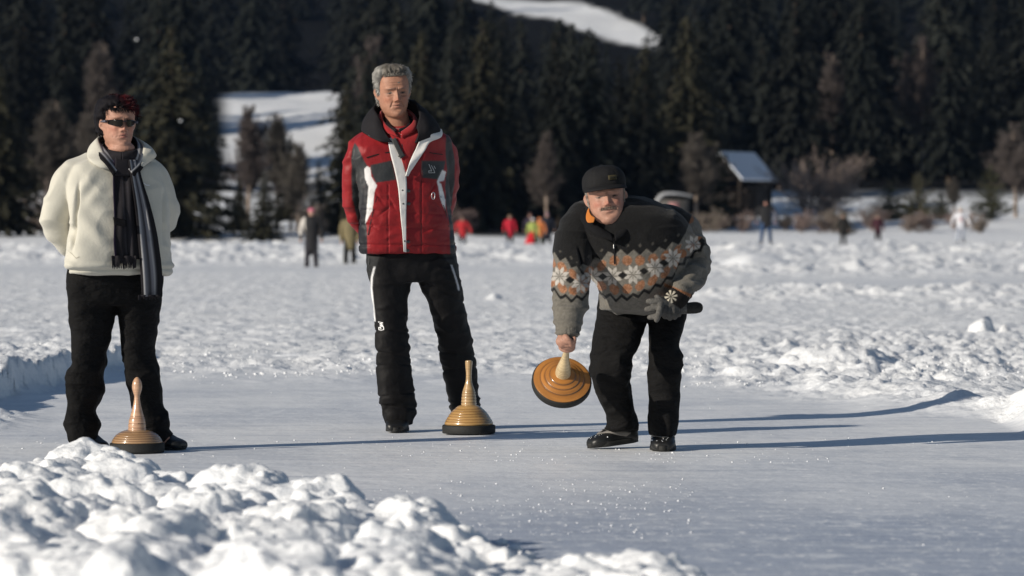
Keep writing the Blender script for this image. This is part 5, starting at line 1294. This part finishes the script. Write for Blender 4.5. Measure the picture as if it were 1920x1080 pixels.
    for nm, hp, tp, an in (('L', G.p(1192, 0, .20), G.p(1104, 0, .09), G.p(1168, 806, .17)), ('R', G.p(1243, 0, .12), G.p(1243, 0, -.15), G.p(1243, 815, .05))):
        hp[2] = .004; tp[2] = .004
        if nm == 'L': hp[2] = .028
        S = Solid(); a, d, up, sd, L = shoe(S, hp, tp, .056, .098, an); o, me = garment('shoe', S, .005, MLEATHER, T_, 2); link('sole', sole_mesh(hp, tp, .059, .024), MRUB, o)
        Bs = bvh_of(me)
        def band(t0, t1, h0, h1, off, n=40, mt=None, name='trim'):
            """strip wrapping over the upper between heights h0,h1 across the toe"""
            Gs = np.zeros((n, 4, 3))
            for i, q in enumerate(np.linspace(-1, 1, n)):
                t = t0+(t1-t0)*(1-abs(q)**1.7)
                for j in range(4):
                    hh = h0+(h1-h0)*j/3; c0 = a+d*L*(t-.035*j/3)+up*hh; out = sd*q*1.0+d*.35*(1-abs(q))+up*(.9*(1-abs(q))); out /= np.linalg.norm(out)
                    st = a+d*L*min(t, .75)+up*.035; tg = a+d*L*(t-.10*j/3)+sd*q*.056+up*(hh+(1-q*q)*.02)
                    dr = tg-st; dr /= np.linalg.norm(dr); h = Bs.ray_cast(Vector(st), Vector(dr)); Gs[i, j] = (np.array(h[0])+dr*off) if h[0] else tg
            link(name, sheet_mesh(name, Gs, .002), mt, o)
        band(.30, .80, .036, .050, .003, mt=MSG)
        S = Solid()
        for t in (.62, .56, .50, .44):
            P = []
            for q in np.linspace(-.62, .62, 7):
                st = a+d*L*t+up*.03; dr = sd*q+up*1.0; dr /= np.linalg.norm(dr); h = Bs.ray_cast(Vector(st), Vector(dr)); P.append((np.array(h[0]) if h[0] else st+dr*.06)+dr*.003)
            S.tube(P, [.003]*7, k=6, sub=2)
        link('laces', S.mesh('laces'), MLC, o)
        rn = random.Random(5); S = Solid()
        for i in range(26):
            t = rn.uniform(.3, .95); q = rn.uniform(-1, 1); st = a+d*L*t+up*.03; dr = sd*q+up*rn.uniform(.2, 1); dr /= np.linalg.norm(dr); h = Bs.ray_cast(Vector(st), Vector(dr))
            if h[0]: S.ball(np.array(h[0]), rn.uniform(.0015, .0035), 4)
        link('snow_crumbs', S.mesh('snow_crumbs'), MTSNOW, o)
    # sweater
    S = Solid()
    S.slices(G.S([(1122, 1198, 368, -.20, -.02), (1100, 1232, 379, -.26, .04), (1082, 1262, 394, -.31, .10), (1070, 1288, 415, -.33, .15), (1066, 1300, 440, -.33, .20), (1072, 1304, 465, -.32, .26), (1084, 1296, 490, -.30, .30), (1101, 1290, 510, -.29, .33), (1114, 1284, 528, -.27, .35), (1122, 1276, 545, -.24, .36), (1126, 1268, 562, -.20, .37), (1128, 1260, 577, -.13, .36), (1142, 1238, 588, -.05, .33)]), n=2.2, k=64)
    S.tube(G.P([(1096, 408, -.14), (1078, 440, -.18), (1072, 490, -.25), (1072, 535, -.34), (1069, 570, -.40), (1065, 600, -.455), (1064, 624, -.485)]), [(.075, .09), (.085, .095), (.083, .088), (.080, .078), (.070, .066), (.056, .052), (.044, .042)], k=30)
    S.tube(G.P([(1236, 414, -.05), (1268, 428, -.05), (1290, 462, -.02), (1299, 497, -.02), (1290, 525, -.12), (1276, 548, -.21)]), [(.080, .10), (.085, .095), (.080, .088), (.074, .080), (.066, .066), (.050, .048)], k=30)
    blk = np.array([.0105, .0105, .011]); gr = np.array([.160, .148, .128]); org = np.array([.25, .11, .054]); wh = np.array([.46, .43, .39])
    def star(dx, dy, r):
        a = np.arctan2(dy, dx); rr = np.hypot(dx, dy); q = np.abs(((a/(math.pi/4))%1)-.5)*2   # 1 at spokes edges, 0 mid petal
        # eight rhombic petals pointing along the odd multiples of 22.5 deg
        lim = np.where(rr < .55*r, rr/(.55*r), (r-rr)/(.45*r))*.92; return (rr < r)&(q < np.clip(lim, 0, 1))&(rr > 1.0)
    def cs(V, N):
        px, py = G.pix(V); L = np.tile(blk, (len(V), 1)); wob = .5*fbm(V*25, 1, 3)
        def body(px, py):
            yb = np.interp(px, [1075, 1086, 1112, 1148, 1167, 1203, 1240, 1275, 1300], [510, 503, 490, 473, 473, 473, 467, 452, 430])
            ys = np.interp(px, [1090, 1112, 1148, 1187, 1228, 1262, 1300], [521, 519, 518, 515, 502, 484, 462])
            yz = np.interp(px, [1110, 1133, 1155, 1187, 1215, 1240, 1265, 1300], [548, 553, 560, 556, 546, 532, 514, 488])
            return yb, ys, yz, 24.0, (1148, 1187, 1228, 1112, 1262), 19.5
        def armL(px, py):
            yb = np.interp(px, [1038, 1046, 1060, 1081, 1110], [478, 482, 488, 504, 520]); ys = np.interp(px, [1038, 1049, 1089, 1110], [516, 518, 531, 534]); yz = np.interp(px, [1038, 1055, 1075, 1090, 1108], [545, 557, 561, 558, 550]); return yb, ys, yz, 21.0, (1049, 1089), 19.5
        left = (px < 1087+(py-501)*.75)&(py > 470)&(px < 1110)
        right = (px > 1266)&(py > 395)&((px-1266)*1.0+(py-470)*.35 > 14-(py < 470)*6)
        u = (px-1262)*.62+(py-405)*.78
        # arm right pattern runs along u
        for sel, fn_ in ((~left&~right, body), (left, armL)):
            x = px[sel]; y = py[sel]+wob[sel]; yb, ys, yz, per, cx_, r = fn_(x, y); c = L[sel].copy()
            tri = (np.abs(((x/per)%1)-.5)*4-1)*5.5
            below = y > yb+tri; c[below] = gr
            # small diamonds in the black
            ddx = ((x/per+.5)%1-.5)*per; m = (np.abs(ddx)+np.abs(y-(yb-13)) < 3.6)&~below; c[m] = gr*.45
            m = (np.abs(ddx)+np.abs(y-(yb+1)) < 3.2)&below; c[m] = blk*2.5
            # orange medallions above and below the stars
            for yy in (yb+15.5, np.minimum(yz-16, ys+30)):
                dd = np.hypot(ddx if per > 22 else ((x/per+.3)%1-.5)*per, (y-yy)*1.0); sp = noise(np.stack([x*.9, y*.9, x*0], -1), 3) > .25; m = (dd < 9.5)&below&(dd+2*noise(np.stack([x*.5, y*.5, x*0], -1), 8) < 9.5); c[m] = org; c[m&sp] = org*1.25+gr*.5
            for q in cx_:
                m = star(x-q, y-np.interp(q, x[np.argsort(x)], ys[np.argsort(x)]) if len(x) else y, r)&below; c[m] = wh
            cc = sorted(cx_)
            for a_, b_ in zip(cc[:-1], cc[1:]):
                mx = (a_+b_)/2; my = np.interp(mx, x[np.argsort(x)], ys[np.argsort(x)]) if len(x) else 0; m = (np.abs(x-mx)/9.5+np.abs(y-my)/7 < 1)&below; c[m] = blk
            tz = (np.abs(((x/21.0)%1)-.5)*4-1)*4.5; m = np.abs(y-(yz+tz)) < 3.2; c[m] = blk
            L[sel] = c
        x = px[right]; y = py[right]; uu = u[right]+wob[right]; vv = -(x-1262)*.78+(y-405)*.62; c = np.tile(gr, (len(x), 1))
        tri = (np.abs(((vv/20)%1)-.5)*4-1)*4
        c[uu < 12+tri] = blk
        m = (np.hypot(uu-23, ((vv/20+.5)%1-.5)*20) < 9); c[m] = org; m = (np.hypot(uu-66, ((vv/20)%1-.5)*20) < 8); c[m] = org*.9
        c[star(x-1301, y-458, 18)] = wh; m = np.abs(x-1316)/7+np.abs(y-452)/7 < 1; c[m] = blk; m = np.hypot(x-1272, y-432) < 0; 
        m = np.abs(uu-79-tri*.8) < 3; c[m] = blk; L[right] = c
        # speckle of the wool, ribbed cuffs and orange cuff edge
        cuff2 = (px > 1245)&(np.abs(-(px-1275)*.38+(py-546)*.92) < 3.0)&(py > 530); L[cuff2] = org*.95
        L *= (.86+.26*fbm(V*140, 2, 6))[:, None]
        return L
    def d1(V, N):
        px, py = G.pix(V); arm = np.maximum(sstep(1108, 1100, px)*sstep(500, 540, py), sstep(1288, 1300, px)); a = .0055+.0085*arm; return wrinkle(V, N, a, (7, 6, 16), 91)
    def d2(V, N):
        px, py = G.pix(V); k = np.zeros(len(V))
        m = (px < 1110)&(py > 612); k += m*.0025*np.sin(px*1.9); m = (px > 1245)&(py > 525)&(-(px-1275)*.38+(py-546)*.92 > -14); k += m*.002*np.sin((px*.92+py*.38)*1.7)*(N[:, 1] < .2)
        k -= .014*np.exp(-((px-1087-(py-470)*.25)/3.0)**2)*sstep(455, 475, py)*sstep(535, 520, py)*(N[:, 1] < 0)
        k += .008*np.sin((px-1200)*.09-(py-500)*.17)*np.exp(-((px-1235)/32)**2-((py-520)/40)**2)
        k += .006*np.exp(-((py-578)/4)**2)
        return N*k[:, None]
    MSW = mat('knitted_wool', (0, 0, 0), .95, attr='Col', bump=[(12, .4, .012), (110, .5, .004), (320, .5, .002)], spec=.1, sheen=.12)
    sw, me = garment('sweater', S, .0046, MSW, T_, 3, (d1, d2), cs); B = bvh_of(me)
    MB2 = mat('black_knit', (.010, .010, .011), .95, bump=[(110, .5, .004)], spec=.1)
    col = G.collar([(1150, 452, -.355), (1118, 440, -.345), (1092, 415, -.27), (1092, 385, -.14), (1120, 366, -.05), (1160, 362, -.04), (1192, 378, -.14), (1192, 410, -.26), (1174, 436, -.33), (1152, 452, -.355)],
                   [(1146, 440, -.34), (1120, 424, -.325), (1101, 400, -.25), (1100, 376, -.16), (1120, 362, -.11), (1152, 358, -.10), (1178, 372, -.15), (1181, 398, -.24), (1170, 424, -.31), (1152, 440, -.34)], .012, .008, nv=10)
    link('sweater_collar', col, MB2, sw)
    zp = G.stroke(B, [(1149, 446), (1150, 470), (1151, 494)], 2.6, .006, 'zip'); link('zip', zp, MZB, sw)
    S = Solid(); v = G.p(1149.5, 462, -.2); h = B.ray_cast(Vector((v[0], -3, v[2])), Vector((0, 1, 0)))[0]; S.tube([(v[0], h.y-.010, v[2]+.008), (v[0], h.y-.012, v[2]-.008)], [.003, .0035], k=8); link('zip_pull', S.mesh('zip_pull'), mat('dull_metal', (.3, .3, .3), .4, metal=1), sw)
    oc_ = [G.collar([(1113, 417, -.352), (1102, 417, -.348), (1099, 408, -.325), (1101, 396, -.28)], [(1115, 408, -.340), (1109, 404, -.33), (1105, 397, -.30), (1105, 389, -.26)], .004, .002)]
    for oc in oc_: link('shirt_collar', oc, mat('orange_cloth', (.50, .165, .03), .8), T_)
    # worn glove
    MG = mat('grey_wool_glove', (0, 0, 0), .95, attr='Col', bump=[(120, .7, .004), (320, .5, .002)], spec=.1)
    S = Solid(); S.tube(G.P([(1280, 546, -.195), (1268, 560, -.235), (1256, 570, -.265)]), [(.048, .044), (.050, .042), (.044, .036)], k=24)
    for i, (b0, b1, b2) in enumerate((((1247, 572, -.29), (1243, 584, -.305), (1247, 594, -.27)), ((1254, 574, -.285), (1252, 588, -.30), (1256, 597, -.26)), ((1262, 574, -.275), (1262, 589, -.29), (1265, 595, -.25)), ((1270, 574, -.255), (1272, 586, -.27), (1273, 590, -.24)))):
        S.tube(G.P([(1262+i*2, 566, -.25), b0, b1, b2]), [.015, .015, .0145, .012], k=12, sub=4)
    S.tube(G.P([(1250, 560, -.26), (1240, 568, -.285), (1236, 578, -.29)]), [.016, .015, .012], k=12, sub=4)
    def cg(V, N):
        px, py = G.pix(V); c = np.tile(np.array([.075, .072, .068]), (len(V), 1)); u = (px-1262)*.55-(py-560)*.83
        m = (u > -8); c[m] = (.016, .014, .013); dx = px-1258; dy = py-556; a = np.arctan2(dy, dx); rr = np.hypot(dx, dy); m = (rr < 12)&(np.abs(((a/(math.pi/4)+.2)%1)-.5) > .27)&(rr > 1.5)&(N[:, 1] < .1); c[m] = (.48, .44, .36)
        c *= (1+.35*fbm(V*160, 2, 5))[:, None]; return c
    garment('glove', S, .0036, MG, T_, 2, (), cg)
    # the empty glove clenched in that hand is a thing of its own
    S = Solid()
    for P, r in (([(1268, 574, -.262), (1240, 566, -.305), (1222, 565, -.31), (1216, 565, -.305)], .014), ([(1262, 576, -.27), (1236, 577, -.31), (1220, 579, -.312), (1213, 580, -.305)], .0145), ([(1250, 578, -.285), (1236, 590, -.315), (1224, 594, -.312), (1218, 595, -.30)], .013), ([(1240, 566, -.30), (1237, 580, -.335), (1233, 595, -.335), (1231, 600, -.33)], .0135), ([(1244, 564, -.295), (1234, 557, -.30), (1230, 556, -.295)], .010)):
        S.tube(G.P(P), [r*.9]+[r]*(len(P)-2)+[r*.9], k=12, sub=4)
    S.tube(G.P([(1240, 575, -.295), (1262, 577, -.25), (1285, 578, -.20), (1304, 577, -.17), (1310, 577, -.165)]), [(.03, .016), (.030, .018), (.026, .020), (.027, .022), (.024, .02)], k=20, sub=5)
    me = S.fuse('grey_glove', .0036, 2); V = getV(me); set_col(me, np.tile(np.array([.10, .096, .09]), (len(V), 1))*(1+.4*fbm(V*160, 2, 5))[:, None]*np.where(G.pix(V)[0] > 1288, .35, 1)[:, None])
    o = link('glove', me, MG, None, G.loc); tag(o, 'empty grey knitted glove clenched in the gloved hand of the man with the cap', 'glove')
MZB = mat('zip_black', (.006, .006, .007), .35)
player()

# ------------------------------------------------------------------ ice stocks
def lathe(name, prof, m, parent, k=96, colfn=None, sub=4):
    D = catmull(np.array(prof, float), sub) if sub else np.array(prof, float); an = np.linspace(0, 2*np.pi, k, endpoint=False)
    Rg = np.array([np.stack([np.cos(an)*max(r, 1e-4), np.sin(an)*max(r, 1e-4), np.full(k, z)], -1) for r, z in D]); S = Solid(); S.rings(Rg[::-1] if D[0, 1] > D[-1, 1] else Rg); me = S.mesh(name)
    if colfn: set_col(me, colfn(getV(me)))
    return link(name, me, m, parent)
MWOOD = mat('varnished_wood', (0, 0, 0), .32, attr='Col', coat=.8, spec=.5, bump=[(14, .15, .004, (1, 1, 5))])
def wood(base, dark, rings, seed, wv=.0022):
    def f(V):
        r = np.hypot(V[:, 0], V[:, 1]); z = V[:, 2]; c = np.tile(np.array(base), (len(V), 1)); g = fbm(np.stack([V[:, 0]*14, V[:, 1]*14, z*260], -1), 3, seed); c = c*(1+.28*g[:, None])
        for q in rings:
            m = np.exp(-((z-q)/wv)**2); c = c*(1-m[:, None]*.8)+np.array(dark)*m[:, None]*.8
        return c
    return f
def dense(prof, n=6):
    out = []
    for (a, b) in zip(prof[:-1], prof[1:]):
        for i in range(n): out.append((a[0]+(b[0]-a[0])*i/n, a[1]+(b[1]-a[1])*i/n))
    out.append(prof[-1]); return out
def stock(px, base_py, d, label, plate, body, handle, bc, hc, rb, rh, seed, rot=None, loc=None, groove=.0016):
    if loc is None: loc = ((px-960)*d/F, d, 0.004)
    t = thing('ice_stock', loc, label, 'ice stock', 'wooden ice stocks of the players')
    if rot is not None: t.rotation_euler = rot
    lathe('running_plate', plate, MRUB, t, sub=0)
    def grooved(prof, rs):
        D = catmull(np.array(prof, float), 14); 
        for q in rs: D[:, 0] -= groove*np.exp(-((D[:, 1]-q)/.0016)**2)
        return [tuple(v) for v in D]
    lathe('stock_body', grooved(body, rb), MWOOD, t, colfn=wood(*bc, rb, seed), sub=0)
    lathe('handle', grooved(handle, rh), MWOOD, t, colfn=wood(*hc, rh, seed+1, .0014), sub=0)
    return t
mk = MRUB
s1 = stock(257, 848, 18.42, 'pale wooden ice stock with a bulb handle standing at the feet of the woman', [(.02, 0), (.120, 0), (.1225, .004), (.1235, .010), (.1225, .012), (.1225, .038), (.119, .041), (.05, .042)],
      [(.112, .0412), (.114, .046), (.110, .056), (.102, .068), (.090, .080), (.074, .090), (.058, .096), (.042, .099), (.02, .0995)],
      [(.041, .095), (.0405, .105), (.039, .125), (.036, .145), (.031, .160), (.025, .180), (.018, .208), (.0135, .235), (.013, .252), (.018, .268), (.0225, .288), (.0205, .310), (.012, .328), (.003, .335)],
      ((.36, .22, .115), (.16, .08, .035)), ((.50, .30, .185), (.22, .11, .06)), [.052, .062, .072, .081, .089], [.108, .128, .150, .158], 3)
s2 = stock(879, 818, 20.12, 'golden wooden ice stock with a straight handle standing before the man in red', [(.02, 0), (.127, 0), (.130, .004), (.1305, .036), (.126, .041), (.05, .042)],
      [(.116, .0412), (.119, .048), (.115, .060), (.109, .070), (.102, .082), (.094, .094), (.084, .106), (.071, .118), (.056, .130), (.040, .137), (.02, .138)],
      [(.037, .134), (.037, .150), (.0355, .170), (.0335, .190), (.031, .205), (.025, .222), (.0185, .242), (.0145, .262), (.0135, .285), (.0145, .305), (.0165, .325), (.0175, .345), (.0165, .353), (.010, .356)],
      ((.42, .245, .085), (.20, .09, .02)), ((.40, .255, .115), (.19, .10, .035)), [.058, .070, .083, .096, .108, .120], [.150, .165, .180, .196, .206], 7)
q = Vector(HAX).to_track_quat('Z', 'Y')
L3 = (GP.loc[0]+STK[0], GP.loc[1]+STK[1], STK[2])
s3 = stock(0, 0, 0, 'orange brown ice stock with a cream handle, swung by the man with the cap', [(.02, 0), (.126, 0), (.131, .004), (.134, .012), (.134, .036), (.131, .041), (.05, .042)],
      dense([(.1275, .0412), (.127, .0455), (.120, .048), (.099, .054), (.097, .0575), (.095, .0595), (.079, .066), (.0775, .069), (.075, .071), (.060, .077), (.0585, .0795), (.056, .081), (.034, .087), (.02, .0875)], 3),
      [(.034, .082), (.0345, .095), (.033, .115), (.030, .135), (.0255, .158), (.020, .185), (.0155, .215), (.0130, .245), (.0125, .275), (.014, .300), (.016, .325), (.013, .335), (.003, .338)],
      ((.40, .165, .035), (.03, .015, .008)), ((.56, .43, .24), (.20, .13, .06)), [.0555, .0675, .0785], [.098, .108, .118, .128, .136], 11, rot=q.to_euler(), loc=L3, groove=.0012)
def neck_text(par, txt, r, z, ang, size):
    cu = bpy.data.curves.new('t', 'FONT'); cu.body = txt; cu.size = size; cu.resolution_u = 2; o = bpy.data.objects.new('t', cu); C.objects.link(o)
    dg = bpy.context.evaluated_depsgraph_get(); dg.update(); me = bpy.data.meshes.new_from_object(o.evaluated_get(dg)); bpy.data.objects.remove(o)
    V = getV(me); a = ang+V[:, 0]/r; rr = r+.0012-(V[:, 1])*.07; V2 = np.stack([np.sin(a)*rr, -np.cos(a)*rr, z+V[:, 1]], -1); setV(me, V2); me.name = 'marking'
    link('marking', me, mat('burnt_marking', (.035, .018, .010), .6), par)
hd = [c for c in s1.children if c.name.startswith('handle')][0]
neck_text(hd, 'SOr', .0385, .113, R(8), .024)

# ------------------------------------------------------------------ people further out
def walker(px, d, top, label, cj, ct, chat, cskin=(.4, .24, .18), H_=1.68, coat=.45, lean=0, arms=0.08, wide=1.0, group=None, cj2=None, hood=False, foot=None, step=.1, name='person'):
    x = at(px, d); z = (HOR-top)*(-1)*0; zg = hz(x, d); top_z = CAMZ+(HOR-top)*d/F; Hh = top_z-zg if H_ is None else H_; base = top_z-Hh
    t = thing(name, (x, d, base), label, 'person', group); s_ = Hh/1.7
    def V3(a, b, c): return np.array([a*s_*wide, b*s_, c*s_])
    rs = random.Random(int(px)); ya = rs.uniform(-.04, .04)
    hp = [(-.09, 0, .88), (.09, 0, .88)]; ft = [(-.12-step*.3, -step, .05), (.12+step*.3, step, .05)]; kn = [(-.11, -.05-step*.5, .46), (.11, -.04+step*.3, .46)]
    S = Solid(); 
    for h, k_, f in zip(hp, kn, ft): S.tube([V3(*h), V3(*k_), V3(*f), V3(f[0], f[1]-.12, .03)], [.07*s_, .05*s_, .04*s_, .035*s_], k=10)
    S.tube([V3(0, 0, .88), V3(0, lean*.4, 1.15), V3(0, lean, 1.38), V3(0, lean*1.1, 1.5)], [(.14*s_, .1*s_), (.13*s_, .1*s_), (.15*s_, .1*s_), (.05*s_, .05*s_)], k=14)
    S.ball(V3(0, lean*1.2-.01, 1.59), (.078*s_, .095*s_, .112*s_), 10); S.ball(V3(0, lean*1.2-.11, 1.57), (.012, .018, .015), 5)
    ar = []
    for sx in (-1, 1):
        sh = V3(sx*.19, lean, 1.40); el = V3(sx*(.26+arms*.5), lean+.02, 1.14); wr = V3(sx*(.24+arms), lean-.08-arms*.4, .90); ar.append((sh, el, wr)); S.tube([V3(0, lean, 1.4), sh, el, wr, wr+V3(0, -.03, -.10)], [.05*s_, .045*s_, .035*s_, .028*s_, .03*s_], k=10)
    me = S.fuse('body', .016, 1); link('body', me, mat('skin_%d' % int(px), cskin, .6), t)
    S = Solid()
    for h, k_, f in zip(hp, kn, ft): S.tube([V3(*h), V3(*k_), V3(f[0], f[1], .09)], [.095*s_, .078*s_, .068*s_], k=12)
    S.ball(V3(0, 0, .9), (.16*s_*wide, .12*s_, .12*s_), 10); me = S.fuse('trousers', .018, 1); V = getV(me); setV(me, V+getN(me)*(.01*fbm(V*14, 2, 3))[:, None]); link('trousers', me, mat('far_trousers_%d' % int(px), ct, .85, var=.2), t)
    for f in ft:
        S = Solid(); S.tube([V3(f[0], f[1]+.03, .05), V3(f[0], f[1]-.14, .045)], [.055*s_, .045*s_], k=10); link('boot', S.mesh('boot'), mat('far_boot', (.03, .025, .02), .7), t)
    S = Solid(); b = 1.0-coat*.35
    S.tube([V3(0, 0, b-.12), V3(0, lean*.3, 1.05), V3(0, lean*.8, 1.3), V3(0, lean, 1.44), V3(0, lean, 1.50)], [(.185*s_*wide, .13*s_), (.175*s_*wide, .13*s_), (.20*s_*wide, .135*s_), (.15*s_, .11*s_), (.07*s_, .07*s_)], k=18)
    for sh, el, wr in ar: S.tube([V3(0, lean, 1.40), sh, el, wr], [.075*s_, .078*s_, .065*s_, .052*s_], k=12)
    me = S.fuse('jacket', .018, 1); V = getV(me); V = V+getN(me)*(.010*fbm(V*12, 2, 5))[:, None]; setV(me, V); c = np.tile(np.array(cj, float), (len(V), 1))
    if cj2 is not None: m = cj2[0](V/s_); c[m] = cj2[1]
    set_col(me, c); link('jacket', me, mat('far_jacket', (0, 0, 0), .8, attr='Col', var=.12, bump=[(12, .5, .02)]), t)
    S = Solid(); S.ball(V3(0, lean*1.2+.0, 1.665), (.098*s_, .118*s_, .070*s_), 10)
    if hood: S.ball(V3(0, lean*1.2+.05, 1.56), (.10*s_, .09*s_, .13*s_), 10)
    link('hat' if chat[0] != 'hair' else 'hair', S.fuse('hat', .012, 1), mat('far_hat_%d' % int(px), chat[1], .9), t)
    return t
blk = (.014, .014, .016)
walker(584, 108, 392, 'walker with a pink hat and long black waistcoat over white sleeves', blk, (.03, .028, .035), ('hat', (.55, .16, .22)), coat=.9, arms=.05, cj2=(lambda V: (V[:, 0] < -.17)&(V[:, 2] > .98), (.55, .52, .48)), H_=1.62, step=.03)
walker(656, 111, 398, 'walker in a khaki jacket and black trousers beside the elbow of the man in red', (.17, .14, .075), (.012, .012, .012), ('hair', (.03, .02, .02)), coat=.5, arms=.0, H_=1.58, step=.02)
walker(867, 200, 407, 'person in a red jacket bending slightly, just right of the tall man in red', (.40, .02, .025), (.02, .02, .03), ('hair', (.08, .05, .04)), lean=-.08, arms=.15, wide=1.15, H_=1.6)
walker(956, 203, 404, 'person in a crimson jacket standing alone on the far snow, left of the distant group', (.42, .012, .03), (.012, .012, .014), ('hair', (.22, .15, .10)), coat=.7, arms=.06, H_=1.6, wide=1.05)
walker(999, 200, 410, 'person in a yellow green jacket and white hat in the small distant group', (.32, .38, .10), (.012, .012, .014), ('hat', (.75, .75, .78)), coat=.6, arms=.06, H_=1.5)
walker(994, 207, 401, 'person half hidden behind the one in yellow green', (.03, .022, .04), blk, ('hair', (.12, .06, .06)), H_=1.65)
walker(1012, 203, 409, 'person in an orange hooded jacket in the small distant group', (.62, .20, .06), (.05, .055, .03), ('hat', (.70, .22, .06)), hood=True, H_=1.5)
walker(1026, 206, 400, 'person in a dark navy coat at the right end of the small distant group', (.010, .012, .022), (.010, .011, .018), ('hat', (.20, .12, .20)), coat=1.1, wide=1.15, H_=1.7)
walker(1436, 160, 376, 'walker in a black and grey jacket and blue jeans with a black cap', blk, (.03, .06, .13), ('hat', blk), wide=1.35, arms=.03, H_=1.68, cj2=(lambda V: (V[:, 0] > .2)&(V[:, 2] < 1.3), (.12, .12, .15)), cskin=(.34, .17, .13))
walker(1581, 196, 402, 'dark dressed walker beside the small dark pine', (.012, .011, .010), (.012, .012, .012), ('hat', (.03, .04, .02)), H_=1.5, wide=.95)
walker(1646, 200, 403, 'distant walker in a dark maroon jacket right of the one beside the small dark pine', (.045, .012, .020), (.014, .010, .014), ('hat', (.10, .10, .09)), H_=1.5, arms=.06)
walker(1801, 190, 390, 'walker dressed all in white with a red mark on the chest', (.62, .62, .66), (.35, .38, .45), ('hat', (.55, .52, .46)), wide=1.15, arms=.14, H_=1.6, cj2=(lambda V: (np.abs(V[:, 0]) < .035)&(V[:, 2] > 1.05)&(V[:, 2] < 1.25)&(V[:, 1] < 0), (.45, .12, .10)))
def sledge():
    d = 198.5; x = at(991, d); z = CAMZ-(462-HOR)*d/F; t = thing('sledge', (x, d, z), 'small bright red sledge held upright before the person in yellow green', 'sledge'); t.rotation_euler = (R(8), R(14), 0)
    S = Solid(); S.tube([(0, 0, .02), (0, 0, .3), (0, .02, .6), (0, .06, .72)], [(.22, .03), (.20, .035), (.13, .03), (.06, .02)], k=20); link('shell', S.fuse('shell', .012, 1), mat('red_plastic', (.60, .02, .03), .35), t)
    for sx in (-.1, .1):
        S = Solid(); S.tube([(sx, -.035, .04), (sx*.8, -.04, .5)], [.012, .012], k=8); link('runner', S.mesh('runner'), mat('red_plastic', (0, 0, 0)), t)
sledge()

# ------------------------------------------------------------------ the air: faint blue haze in front of the wood
def haze():
    S = Solid(); box(S, -1000, 1000, -125, 1502, -3, 300); me = S.mesh('haze'); m = bpy.data.materials.new('haze'); m.use_nodes = True; N = m.node_tree.nodes; N.clear()
    o_ = N.new('ShaderNodeOutputMaterial'); v = N.new('ShaderNodeVolumePrincipled'); v.inputs['Density'].default_value = 0.000042; v.inputs['Color'].default_value = (.38, .58, 1, 1); v.inputs['Anisotropy'].default_value = 0.0
    m.node_tree.links.new(v.outputs[0], o_.inputs['Volume']); tag(link('haze', me, m), kind='stuff')
haze()
